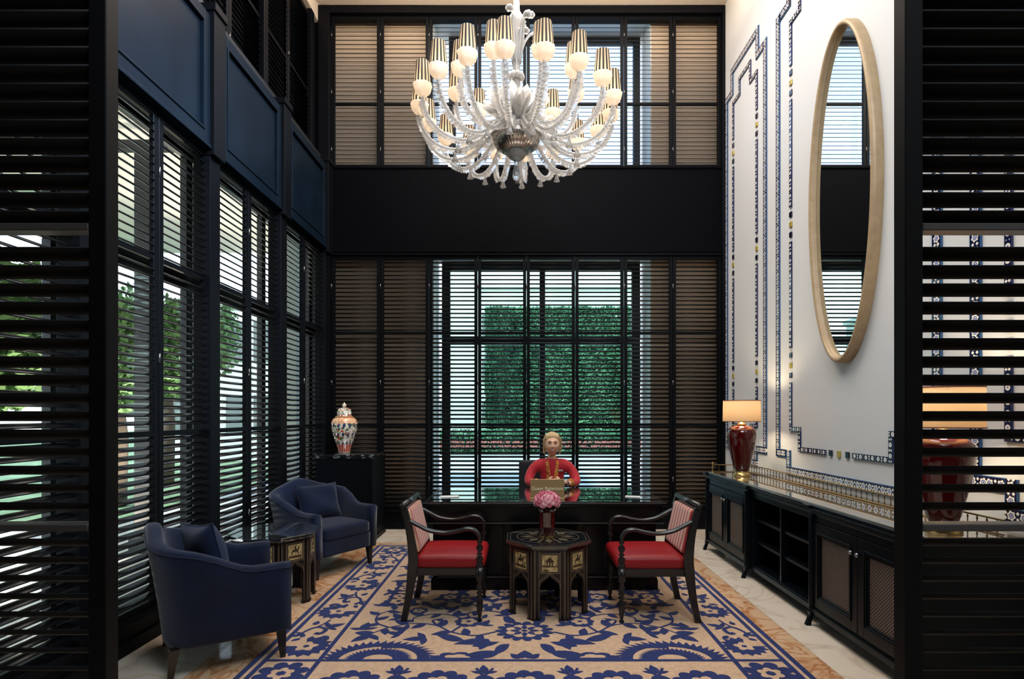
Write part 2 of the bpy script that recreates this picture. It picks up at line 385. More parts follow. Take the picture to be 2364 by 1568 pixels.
# ceiling, right wall, hall behind the camera
struct(box(-3.4, 3.0, -3.6, 8.3, 6.955, 7.15).build('ceiling', M['ceil']))
c = MB(); c.box(-2.82, 2.69, 7.18, 7.40, ZC - .02, 6.956); c.box(-2.86, -2.64, -3.5, 7.42, 6.66, 6.956); c.box(-2.64, -2.56, -3.5, 7.3, 6.86, 6.956)
struct(c.build('trim_1', M['ceil'], bevel=.012))
wr = struct(box(XR, XR + .2, -3.6, 8.3, -.1, 7.0).build('wall_right', M['wallr']))
struct(box(-3.0, 3.0, -3.8, -3.6, -.1, 7.0).build('wall_rear', M['hall']))
# back wall: solid tan wall with two window openings (real reveals)
OX0, OX1 = -1.19, 1.79
WY0, WY1 = 7.66, 8.22
w = MB()
w.box(-2.78, OX0, WY0, WY1, -.1, 7.0); w.box(OX1, 2.9, WY0, WY1, -.1, 7.0)
w.box(OX0, OX1, WY0, WY1, -.1, .22); w.box(OX0, OX1, WY0, WY1, 3.72, 4.66); 
struct(w.build('wall_back', M['wallb']))
# white linings of the openings
def lining(name, z0, z1):
    m = MB(); t = .02
    m.box(OX0, OX0 + t, WY0 - .01, WY1, z0, z1); m.box(OX1 - t, OX1, WY0 - .01, WY1, z0, z1)
    m.box(OX0 + t, OX1 - t, WY0 - .01, WY1, z1 - t, z1); m.box(OX0 + t, OX1 - t, WY0 - .01, WY1, z0, z0 + t)
    return struct(m.build(name, M['reveal']))
lining('trim_2', .22, 3.72); lining('trim_3', 4.66, 6.954)
def window(name, x0, x1, z0, z1, y, mull, trans, pane, fw=.075, axis='x', dep=.07):
    """framed glazing; axis x: plane of constant Y; axis y: plane of constant X"""
    def bx(mb, a0, a1, b0, b1, q=dep):
        if axis == 'x': mb.box(a0, a1, y - q / 2, y + q / 2, b0, b1)
        else: mb.box(y - q / 2, y + q / 2, a0, a1, b0, b1)
    m = MB()
    bx(m, x0, x0 + fw, z0, z1); bx(m, x1 - fw, x1, z0, z1); bx(m, x0 + fw, x1 - fw, z1 - fw, z1); bx(m, x0 + fw, x1 - fw, z0, z0 + fw)
    for t in trans: bx(m, x0 + fw, x1 - fw, t - .06, t + .06)
    for q in mull:
        zz = [z0 + fw] + [v for t in trans for v in (t - .06, t + .06)] + [z1 - fw]
        for i in range(0, len(zz), 2): bx(m, q - .04, q + .04, zz[i], zz[i + 1])
    o = struct(m.build(name, M['frame_out'], bevel=.006))
    xs = [x0 + fw] + [v for q in mull for v in (q - .04, q + .04)] + [x1 - fw]
    zz = [z0 + fw] + [v for t in trans for v in (t - .06, t + .06)] + [z1 - fw]
    for i in range(0, len(xs), 2):
        for j in range(0, len(zz), 2):
            g = MB(); bx(g, xs[i] - .004, xs[i + 1] + .004, zz[j] - .004, zz[j + 1] + .004, .008); g.build('glass_pane', M[pane], o)
    return o
window('window_1', OX0 + .07, OX1 - .06, .24, 3.70, 8.12, [.325], [2.57], 'pane', .12)
window('window_2', OX0 + .17, OX1 - .06, 4.68, 6.93, 8.12, [], [], 'pane_up', .10)
# left wall: low plinth, glazing, solid upper part
lw = MB()
lw.box(-2.78, -2.60, -3.6, 7.66, 3.62, 4.72)                 # lintel behind the pelmet panels
lw.box(-3.1, -2.86, -3.6, 7.66, 4.90, 7.0); lw.box(-3.1, -2.60, -3.6, 7.66, 4.72, 4.90)                  # upper solid wall
lw.box(-2.78, -2.50, -3.6, 2.58, -.1, 3.62)
lw.box(-2.78, -2.56, 7.2, 7.66, -.1, 3.62)
lw.box(-2.78, -2.56, 2.58, 7.2, -.1, .16)
struct(lw.build('wall_left', M['frame_out']))
window('window_3', 2.58, 7.2, .16, 3.62, -2.70, [3.25, 4.56, 5.88], [2.57], 'pane_left', .05, axis='y', dep=.06)
# black dado boards and posts
b = MB(); b.box(XL, 2.69, 7.40, 7.50, 0, .245); b.box(XL, 2.69, 7.375, 7.40, 0, .09); b.box(XL, 2.69, 7.385, 7.41, .215, .245)
struct(b.build('baseboard_back', M['black'], bevel=.004))
b = MB(); b.box(-2.56, XL + .02, -3.5, 7.4, 0, .185); b.box(XL + .02, XL + .045, -3.5, 7.375, 0, .08); b.box(XL + .02, XL + .04, -3.5, 7.375, .155, .185)
struct(b.build('baseboard_left', M['black'], bevel=.004))
# broad black band across the back wall
b = MB(); b.box(-2.49, 2.66, 7.40, 7.60, 3.645, 4.755); b.box(-2.49, 2.66, 7.385, 7.40, 3.635, 3.665); b.box(-2.49, 2.66, 7.385, 7.40, 4.735, 4.765)
struct(b.build('trim_4', M['band'], bevel=.004))
# corner posts of the back wall and head rail
b = MB(); b.box(-2.64, -2.49, 7.36, 7.60, 0, 6.86); b.box(-2.86, -2.64, 7.44, 7.60, 4.7, 6.86); struct(b.build('trim_5', M['black'], bevel=.006))
b = MB(); b.box(2.655, 2.69, 7.36, 7.60, 0, 6.86); struct(b.build('trim_6', M['black'], bevel=.006))
b = MB(); b.box(-2.49, 2.655, 7.37, 7.60, 6.77, 6.86); b.box(-2.49, 2.655, 7.40, 7.60, 3.60, 3.635); struct(b.build('trim_7', M['black'], bevel=.004))
# ------------------------------------------------------------------ louvred shutters
PITCH = .0558
_sl = {}
def slat_mesh(L, w, t, key):
    k = (round(L, 4), w, t, key)
    if k not in _sl:
        n = 10; m = MB()
        ring = lambda x: [(x, cos(2 * pi * j / n) * w / 2, sin(2 * pi * j / n) * t / 2) for j in range(n)]
        m.loft([ring(-L / 2), ring(L / 2)], smooth=True); _sl[k] = m.mesh('slat', [M[key]])
    return _sl[k]
def shutter(label, loc, rz, w, z0, z1, rails, group, sw=.040, st=.008, tilt=33, stile=.042, dep=.034, key='slat', fm='black', top=.05, bot=.05, cat='shutter', name='louvred_shutter', rodx=None, raised=0, railm=None, railh=.036, hinges=True):
    """local x: width, y: outward, z: up.  tilt>0 raises the outer edge"""
    t = thing(name, label, cat, loc, rz, group)
    f = MB()
    f.box(0, stile, -dep / 2, dep / 2, z0, z1); f.box(w - stile, w, -dep / 2, dep / 2, z0, z1)
    f.box(stile, w - stile, -dep / 2, dep / 2, z1 - top, z1); f.box(stile, w - stile, -dep / 2, dep / 2, z0, z0 + bot)
    f.build('frame', M[fm], t, bevel=.003, seg=1)
    for r in rails:
        MB().box(stile, w - stile, -dep / 2, dep / 2, r - railh / 2, r + railh / 2).build('rail', railm or M['black'], t, bevel=.003, seg=1)
    me = slat_mesh(w - 2 * stile + .004, sw, st, key)
    z = z0 + bot + PITCH * .55
    while z < z1 - top - PITCH * .4:
        if all(abs(z - r) > railh / 2 + .012 for r in rails):
            inst('slat', me, t, (w / 2, 0, z), (R(tilt), 0, 0))
        z += PITCH
    if hinges:
        h = MB()
        for q in (.12, .5, .88):
            zz = z0 + (z1 - z0) * q; h.lathe([(.0, -.03), (.006, -.03), (.006, .03), (0, .03)], 8, (0, -dep / 2 - .003, zz), caps=False)
        h.build('hinge', M['steel'], t)
    return t
ORD = ['leftmost', 'second', 'third', 'fourth', 'fifth', 'sixth', 'seventh', 'rightmost']
BX0, BW = -2.486, .6435
for i in range(8):
    x = BX0 + BW * i + .003
    lo = ['leftmost, behind the patterned jar', 'second from left, beside the jar pedestal', 'third from left, over the window\'s left edge', 'fourth from left, left of the seated person',
          'fifth from left, directly behind the seated person', 'sixth from left, just right of the person', 'seventh from left, over the window\'s right edge', 'rightmost, behind the far table lamp'][i]
    shutter('tall louvred shutter in the lower back row, ' + lo, (x, 7.45, 0), 0, BW - .006, .25, 3.60, [1.37, 2.58], 'tall louvred shutters in the lower row of the back wall', key='slat_back', sw=.043, st=.010, tilt=37)
    up = ['leftmost, before solid tan wall', 'second from left, left of the chandelier', 'third from left, by the chandelier\'s left shades', 'fourth from left, behind the chandelier',
          'fifth from left, behind the chandelier stem', 'sixth from left, behind the chandelier\'s right shades', 'seventh from left, at the window\'s right edge', 'rightmost, beside the cream wall'][i]
    shutter('short louvred shutter in the upper back row, ' + up, (x, 7.45, 0), 0, BW - .006, 4.765, 6.765, [5.61], 'louvred shutters in the upper row of the back wall', key='slat_back', top=.04, bot=.04, tilt=30)
# left wall shutters (rz=90deg: local x -> +Y, local y -> -X)
LB = [2.6, 2.6, 3.25, 3.905, 4.54, 5.20, 5.865, 6.53, 7.19]
for i in range(1, 8):
    y0, y1 = LB[i], LB[i + 1]
    extra = 0 if i % 2 == 0 else 0
    a, b_ = y0 + .004, y1 - .004
    if i % 2 == 1: b_ -= .0
    lab = ['nearest, outside the view of the room', 'nearest, seen through the left screen', 'second nearest, just inside the left screen', 'third nearest, above the near blue armchair',
           'fourth nearest, above the octagonal table', 'fifth nearest, left of the far blue armchair', 'sixth nearest, behind the far blue armchair', 'farthest, next to the black pedestal'][i]
    shutter('tall louvred window shutter on the left wall, ' + lab, (XL - .03, a, 0), pi / 2, b_ - a, .19, 3.60, [1.37, 2.58], 'tall louvred shutters along the left wall', sw=.056, st=.014, tilt=27, stile=.050)
    shutter('dark louvred shutter high up on the left wall, ' + ['', 'nearest the camera', 'second from the camera', 'third from the camera', 'fourth from the camera', 'fifth from the camera', 'sixth from the camera', 'farthest, at the back corner'][i],
            (-2.70, a, 0), pi / 2, b_ - a, 4.78, 6.62, [5.61], 'upper shutters high on the left wall', sw=.046, st=.007, tilt=27, stile=.045)
# pilasters and pelmet panels on the left wall
PY = [2.58, 3.22, 4.54, 5.865, 7.19]
k = 0
for j, y in enumerate(PY):
    m = MB(); m.box(XL - .10, XL + .035, y - .075, y + .075, .19, 3.56); m.box(XL - .10, XL + .075, y - .085, y + .085, 3.56, 4.70); m.box(XL - .10, XL + .09, y - .095, y + .095, 4.70, 4.76)
    m.box(-2.84, -2.64, y - .05, y + .05, 4.76, 6.66)
    struct(m.build('trim_%d' % (8 + j), M['black'], bevel=.004))
for j in range(4):
    y0, y1 = PY[j] + .085, PY[j + 1] - .085
    t = thing('pelmet_panel', 'navy framed panel above the left window shutters, ' + ['nearest, behind the left screen', 'the large one just inside the left screen', 'the middle one over the octagonal table', 'the darkest one by the back corner'][j], 'panel', (0, 0, 0), 0, 'pelmet panels on the left wall')
    xf = XL + .045; z0, z1 = 3.63, 4.66
    m = MB(); m.box(XL - .08, xf - .022, y0, y1, z0, z1); m.build('panel_board', M['navy_panel'], t)
    m = MB(); q = .085
    m.box(xf - .022, xf, y0, y0 + q, z0, z1); m.box(xf - .022, xf, y1 - q, y1, z0, z1); m.box(xf - .022, xf, y0 + q, y1 - q, z1 - q, z1); m.box(xf - .022, xf, y0 + q, y1 - q, z0, z0 + q)
    m.build('panel_frame', M['navy_panel'], t, bevel=.006)
    m = MB(); q2 = q + .018
    m.box(xf - .022, xf + .008, y0 + q, y0 + q2, z0 + q, z1 - q); m.box(xf - .022, xf + .008, y1 - q2, y1 - q, z0 + q, z1 - q); m.box(xf - .022, xf + .008, y0 + q2, y1 - q2, z1 - q2, z1 - q); m.box(xf - .022, xf + .008, y0 + q2, y1 - q2, z0 + q, z0 + q2)
    m.build('moulding', M['navy_panel'], t, bevel=.004)
    m = MB(); m.box(XL - .08, xf + .012, y0, y1, 3.60, 3.628); m.build('cover_rail', M['navy_panel'], t, bevel=.004)
# foreground louvred screens, slats falling away from the camera
RAILM = mat('screen_rail_lit', (.05, .045, .045), .4)  # paler than the screens: light caught by the rails, put into the colour
shutter('tall black louvred screen standing at the left edge in front', (-2.49, 1.745, 0), 0, 2.49 - 1.262, .02, 3.30, [1.155, 2.075], 'louvred screens either side of the entrance', sw=.058, st=.012, tilt=-33, key='screenb', fm='screenb', stile=.055, dep=.055, cat='screen', name='louvred_screen', railh=.022, railm=RAILM, hinges=False)
shutter('tall black louvred screen standing at the right edge in front', (1.176, 1.745, 0), 0, 2.69 - 1.176, .02, 3.30, [1.155, 2.075], 'louvred screens either side of the entrance', sw=.058, st=.012, tilt=-33, key='screenb', fm='screenb', stile=.055, dep=.055, cat='screen', name='louvred_screen', railh=.022, railm=RAILM, hinges=False)
# beam over the screens, above the picture
# ------------------------------------------------------------------ tile borders on the right wall
def tilemat(name, big):
    m = mat(name, (1, 1, 1), .22, coat=.4); nt, n, l, b = nt_of(m); co, x, y, z = objco(m)
    navy, white, teal, blue = rgb((13, 18, 54)), rgb((232, 228, 218)), rgb((40, 84, 128)), rgb((60, 84, 160))
    if big:
        u = x.abs() - .04; d = (u * u + y * y).sqrt(); v = (x.abs() * .9 + (y.abs() - .0) * .8)
        ang = (y.atan2(u) * 6).sin() * .0035
        c = mixc(m, (d + ang).lt(.025), navy, white)
        c = mixc(m, ((d - .0125).abs()).lt(.0028), c, blue)
        c = mixc(m, d.lt(.006), c, blue)
        w_ = ((x.abs() - .0) + ((y.abs() - .016).abs())).lt(.011); c = mixc(m, w_, c, white)
        w_ = ((x.abs() - .078).abs() + ((y.abs() - .014).abs())).lt(.012); c = mixc(m, w_, c, white)
        c = mixc(m, y.abs().gt(.0355), c, teal)
    else:
        u = x.abs() - .04; d = (u * u + y * y).sqrt()
        c = mixc(m, d.lt(.0165), navy, white); c = mixc(m, d.lt(.005), c, blue)
        w_ = (x.abs() + (y.abs() - .010).abs() * 1.0).lt(.010); c = mixc(m, w_, c, white)
        w_ = ((x.abs() - .08).abs() + (y.abs() - .010).abs()).lt(.009); c = mixc(m, w_, c, white)
        c = mixc(m, y.abs().gt(.0205), c, rgb((24, 36, 84)))
    setc(m, c); return m
M['tile_b'] = tilemat('painted_tile_large', True); M['tile_s'] = tilemat('painted_tile_small', False)
M['tile_n'] = mat('navy_tile', rgb((12, 14, 40)), .15, coat=.5); M['tile_g'] = mat('gilt_tile', rgb((190, 168, 84)), .3, metal=.4)
_tm = {}
def tile_run(parent, p, q, th, key):
    """run of tiles between wall points p,q = (Y,Z); local x along run, y across, z off the wall (-X)"""
    L = math.dist(p, q); n = max(1, round(L / .16)); l = L / n
    k = (round(l, 3), th, key)
    if k not in _tm: _tm[k] = MB().box(-l / 2 + .0006, l / 2 - .0006, -th / 2, th / 2, 0, .012).mesh('tile', [M[key]])
    dy, dz = (q[0] - p[0]) / L, (q[1] - p[1]) / L
    X_, Z_ = Vector((0, dy, dz)), Vector((-1, 0, 0)); Y_ = Z_.cross(X_)
    rot = Matrix((X_, Y_, Z_)).transposed().to_euler()
    for i in range(n):
        s_ = (i + .5) / n
        inst('tile', _tm[k], parent, (XR - .001, p[0] + (q[0] - p[0]) * s_, p[1] + (q[1] - p[1]) * s_), rot)
def poly_run(parent, pts, th, key):
    h = th / 2; cl = pts[0] == pts[-1]
    for i, (a, b_) in enumerate(zip(pts, pts[1:])):
        s0 = 0 if (i == 0 and not cl) else h; s1 = 0 if (i == len(pts) - 2 and not cl) else h
        # extend by half a width at the far end, trim at the near end, so corners meet without overlap
        L = math.dist(a, b_); u = ((b_[0] - a[0]) / L, (b_[1] - a[1]) / L)
        tile_run(parent, (a[0] + u[0] * s0, a[1] + u[1] * s0), (b_[0] + u[0] * s1, b_[1] + u[1] * s1), th, key)
def squares(parent, y, z, vertical):
    for k_, key in ((-1, 'tile_n'), (0, 'tile_g'), (1, 'tile_n')):
        yy, zz = (y, z + k_ * .10) if vertical else (y + k_ * .125, z)
        MB().box(XR - .013, XR - .001, yy - .024, yy + .024, zz - .026, zz + .026).build('square_tile', M[key], parent, bevel=.002, seg=1)
def broken(parent, y, z0, z1, breaks):
    """vertical thin run with gaps holding three small squares"""
    cur = z0; s_ = 1 if z1 > z0 else -1
    for b_ in sorted(breaks, reverse=(s_ < 0)):
        tile_run(parent, (y, cur), (y, b_ - s_ * .17), .045, 'tile_s'); squares(parent, y, b_, True); cur = b_ + s_ * .17
    tile_run(parent, (y, cur), (y, z1), .045, 'tile_s')
BK = [1.99, 3.385, 4.79]
def side_panel(mir, lab1, lab2):
    f = (lambda y: y) if mir is None else (lambda y: 2 * mir - y)
    g = lambda L: [(f(a), b_) for a, b_ in L]
    t = thing('tile_border', lab1, 'tile border', (0, 0, 0), 0, 'wide tile borders on the cream wall')
    poly_run(t, g([(6.157, 1.11), (6.157, 5.57), (6.36, 5.57), (6.36, 5.84), (7.12, 5.84), (7.12, 5.57), (7.30, 5.57), (7.30, 1.11), (7.06, 1.11), (7.06, .95), (6.40, .95), (6.40, 1.11), (6.157, 1.11)]), .08, 'tile_b')
    t = thing('tile_border', lab2, 'tile border', (0, 0, 0), 0, 'narrow tile borders on the cream wall')
    broken(t, f(6.38), 1.40, 5.36, BK); broken(t, f(7.08), 1.40, 5.40, BK)
    poly_run(t, g([(6.38, 5.36), (6.38, 5.385), (6.56, 5.385), (6.56, 5.61), (6.88, 5.61), (6.88, 5.42), (7.08, 5.42), (7.08, 5.39)]), .045, 'tile_s')
    poly_run(t, g([(7.08, 1.40), (7.08, 1.375), (6.90, 1.375)]), .045, 'tile_s'); poly_run(t, g([(6.38, 1.40), (6.38, 1.375), (6.56, 1.375)]), .045, 'tile_s')
side_panel(None, 'wide blue and white tile border outlining the narrow far panel behind the lamp', 'thin broken tile line inside the narrow far panel behind the lamp')
side_panel(4.735, 'wide blue and white tile border of the near narrow panel, seen through the right screen', 'thin broken tile line of the near narrow panel, seen through the right screen')
t = thing('tile_border', 'wide blue and white tile border framing the tall oval mirror panel', 'tile border', (0, 0, 0), 0, 'wide tile borders on the cream wall')
mm = lambda L: [(2 * 4.735 - a, b_) for a, b_ in L]
half = [(4.735, .945), (5.62, .945), (5.62, 1.11), (5.85, 1.11), (5.85, 5.60), (5.62, 5.60), (5.62, 5.84), (4.735, 5.84)]
poly_run(t, half, .08, 'tile_b'); poly_run(t, mm(half), .08, 'tile_b')
t = thing('tile_border', 'thin broken tile line with small dark and gilt squares around the oval mirror', 'tile border', (0, 0, 0), 0, 'narrow tile borders on the cream wall')
for f in ((lambda y: y), (lambda y: 2 * 4.735 - y)):
    g = lambda L: [(f(a), b_) for a, b_ in L]
    broken(t, f(5.577), 1.40, 5.36, BK)
    poly_run(t, g([(5.577, 1.40), (5.577, 1.36), (5.40, 1.36), (5.40, 1.17), (4.93, 1.17)]), .045, 'tile_s')
    poly_run(t, g([(5.577, 5.36), (5.577, 5.39), (5.40, 5.39), (5.40, 5.61), (4.93, 5.61)]), .045, 'tile_s')
squares(t, 4.735, 1.17, False); squares(t, 4.735, 5.61, False)
# ================================================================== OVAL MIRROR
def mirror():
    cy, cz, hy, hz = 4.63, 3.325, .475, 1.40
    t = thing('oval_mirror', 'tall narrow oval wall mirror in a gilded beige frame, reflecting the louvred windows', 'mirror', (XR, cy, cz))
    m = MB(); rings = []; n = 96
    prof = [(0, 0), (0, -.055), (.010, -.078), (.024, -.085), (.040, -.080), (.048, -.066), (.052, -.050), (.058, -.046), (.058, -.030)]
    for ins, xx in prof:
        rings.append([(xx, (hy - ins) * cos(2 * pi * j / n), (hz - ins) * sin(2 * pi * j / n)) for j in range(n)])
    m.loft(rings, True, False); m.build('frame', M['mframe'], t)
    m = MB(); a, b_ = hy - .050, hz - .050
    ring = lambda x, k: [(x, (a * k) * cos(2 * pi * j / n), (b_ * k) * sin(2 * pi * j / n)) for j in range(n)]
    m.loft([ring(-.002, 1), ring(-.036, 1)], smooth=False); m.build('mirror_glass', M['mirror'], t)
mirror()
# ================================================================== DESK
t = thing('reception_desk', 'long black reception desk with glossy glass top behind the red chairs', 'desk', (.21, 5.16, 0))
box(-1.02, 1.02, -.46, .47, .735, .765).build('desk_top', M['deskw'], t, bevel=.006)
box(-.995, .995, -.435, .445, .765, .773).build('glass_sheet', M['gloss_top'], t, bevel=.002)
m = MB(); m.box(-.99, .99, -.43, .44, .60, .735); m.box(-1.0, 1.0, -.445, .45, .585, .60); m.build('apron', M['deskw'], t, bevel=.004)
m = MB(); m.box(-.95, .95, -.36, -.33, .055, .585); m.box(-.95, -.92, -.33, .40, .055, .585); m.box(.92, .95, -.33, .40, .055, .585)
m.build('modesty_panel', M['deskw'], t, bevel=.003)
m = MB(); m.box(-.965, .965, -.375, -.36, 0, .10); m.box(-.965, -.95, -.36, .40, 0, .10); m.box(.95, .965, -.36, .40, 0, .10); m.box(-.96, .96, -.369, -.36, .10, .118)
m.build('plinth', M['deskw'], t, bevel=.004)
for x0, x1 in ((-.90, -.33), (-.28, .28), (.33, .90)):
    m = MB(); q = .022
    m.box(x0, x0 + q, -.372, -.36, .15, .56); m.box(x1 - q, x1, -.372, -.36, .15, .56); m.box(x0 + q, x1 - q, -.372, -.36, .15, .15 + q); m.box(x0 + q, x1 - q, -.372, -.36, .56 - q, .56)
    m.build('moulding', M['deskw'], t, bevel=.004)
MB().box(-.90, .90, -.381, -.375, .118, .127).build('edge_highlight', M['edge_highlight'], t, bevel=.001); MB().box(-1.0, 1.0, -.449, -.445, .588, .594).build('edge_highlight', M['edge_highlight'], t, bevel=.001); MB().box(-1.02, 1.02, -.463, -.46, .757, .763).build('edge_highlight', M['edge_highlight'], t, bevel=.001)  # thin pale strips drawn where the desk edges catch highlights
# sign
t = thing('desk_sign', 'small gold sign reading Guest Relations on the desk in front of the woman', 'sign', (.238, 4.86, .773), 0)
MB().box(-.147, .147, -.006, .006, .010, .170, T=Matrix.Rotation(R(-6), 4, 'X')).build('plate', M['gold'], t, bevel=.002)
MB().box(-.15, .15, -.03, .035, 0, .012).build('foot', M['gold'], t, bevel=.003)
cu = bpy.data.curves.new('lettering', 'FONT'); cu.body = 'Guest Relations'; cu.size = .040; cu.extrude = .0012; cu.align_x = 'CENTER'; cu.align_y = 'CENTER'; cu.space_character = 1.06; cu.offset = .0006
lo = bpy.data.objects.new('lettering', cu); COL.objects.link(lo); lo.parent = t; lo.location = (0, .0025, .088); lo.rotation_euler = (R(90 - 6), 0, 0); lo.data.materials.append(M['goldlt'])
lo.location = (0, -.0015 - .006 + .0085, .090)
bpy.context.view_layer.update(); _dg = bpy.context.evaluated_depsgraph_get(); _lm = bpy.data.meshes.new_from_object(lo.evaluated_get(_dg)); _ll = bpy.data.objects.new('engraved_lettering', _lm); COL.objects.link(_ll); _ll.parent = t; _ll.location = lo.location; _ll.rotation_euler = lo.rotation_euler; _ll['kind'] = 'stuff'; bpy.data.objects.remove(lo)
def paper(name, label, x, y, rz, w=.16, h=.10):
    o = box(-w / 2, w / 2, -h / 2, h / 2, 0, .006).build(name, M['paper']); o.location = (x, y, .7735); o.rotation_euler = (0, 0, rz); tag(o, label, 'paper')
paper('notepad', 'small white notepad near the left end of the desk top', -.62, 4.98, .2)
paper('leaflet', 'small pale leaflet near the right end of the desk top', 1.0, 4.98, -.3, .13, .07)
# ================================================================== RED ARMCHAIRS
def wood_chair(label, x, y, rz, src=None):
    """faces local +x"""
    t = thing('wooden_armchair', label, 'chair', (x, y, 0), rz, 'wooden armchairs with red leather seats')
    if src:
        for ch in src.children:
            c_ = ch.copy(); COL.objects.link(c_); c_.parent = t
        return t
    m = rbox(-.235, .285, -.262, .262, .385, .478, .038, puff=.022); m.build('seat', M['leather'], t)
    m = MB(); m.box(-.25, .27, -.255, -.225, .335, .392); m.box(-.25, .27, .225, .255, .335, .392); m.box(.235, .268, -.225, .225, .335, .392); m.box(-.25, -.22, -.225, .225, .335, .392); m.box(-.22, .235, -.225, .225, .37, .388)
    m.build('seat_frame', M['ebony'], t, bevel=.005)
    for s_ in (-1, 1):
        yy = .262 * s_
        # rear leg sweeping up into the back post
        path = spline([(-.305, yy, 0), (-.268, yy, .18), (-.240, yy, .38), (-.235, yy, .48), (-.262, yy, .66), (-.302, yy, .835)], 6)
        mb = MB(); rings = []
        for p in path:
            k = .019 + .010 * math.exp(-((p.z - .42) / .16) ** 2); kx = k * 1.25
            rings.append([(p.x - kx, p.y - .017, p.z), (p.x + kx, p.y - .017, p.z), (p.x + kx, p.y + .017, p.z), (p.x - kx, p.y + .017, p.z)])
        mb.loft(rings, smooth=False); mb.build('leg', M['ebony'], t, bevel=.005)
        # turned front leg
        pr = [(.011, 0), (.018, .012), (.018, .022), (.010, .034), (.014, .05), (.022, .10), (.024, .155), (.012, .172), (.027, .186), (.012, .200), (.025, .214), (.014, .230), (.024, .26), (.013, .290), (.028, .305), (.028, .40)]
        MB().lathe(pr, 16, (.245, yy, 0)).build('leg', M['ebony'], t)
        # turned arm post
        pr = [(.026, .39), (.026, .425), (.012, .436), (.025, .455), (.026, .468), (.010, .484), (.022, .496), (.010, .508), (.023, .528), (.026, .545), (.011, .568), (.020, .58), (.016, .592)]
        MB().lathe(pr, 16, (.245, yy, 0)).build('arm_post', M['ebony'], t)
        a = spline([(-.262, yy, .735), (-.195, yy, .700), (-.118, yy, .664), (-.012, yy, .648), (.08, yy, .660), (.150, yy, .676), (.205, yy, .668), (.242, yy, .628), (.247, yy, .585)], 5)
        mb = MB(); rings = []
        for i, p in enumerate(a):
            d = (a[min(i + 1, len(a) - 1)] - a[max(i - 1, 0)]).normalized(); nrm = Vector((-d.z, 0, d.x)); n_ = 10
            ww = .022 + .006 * sin(pi * i / len(a)); hh = .015
            rings.append([p + nrm * hh * sin(2 * pi * j / n_) + Vector((0, ww * cos(2 * pi * j / n_), 0)) for j in range(n_)])
        mb.loft(rings); mb.build('armrest', M['ebony'], t)
    # back: leaning striped pad, crest roll, lower rail
    Tb = Matrix.Translation((-.262, 0, .66)) @ Matrix.Rotation(R(-13), 4, 'Y')
    mb = rbox(-.014, .034, -.235, .235, -.175, .155, .02, puff=0)
    mb.v = [tuple(Tb @ Vector(v)) for v in mb.v]; mb.build('backrest', M['stripe'], t)
    MB().tube([(-.306, -.285, .845), (-.306, .285, .845)], .024, 14).build('crest_rail', M['ebony'], t)
    m = MB(); m.box(-.018, .006, -.25, .25, -.215, -.175, T=Tb); m.box(-.018, .006, -.25, .25, .155, .19, T=Tb); m.build('back_rail', M['ebony'], t, bevel=.003)
    return t
c1 = wood_chair('black wooden armchair with red seat, left of the centre table, facing right', -.535, 4.33, 0)
wood_chair('black wooden armchair with red seat, right of the centre table, facing left', .975, 4.30, pi, c1)
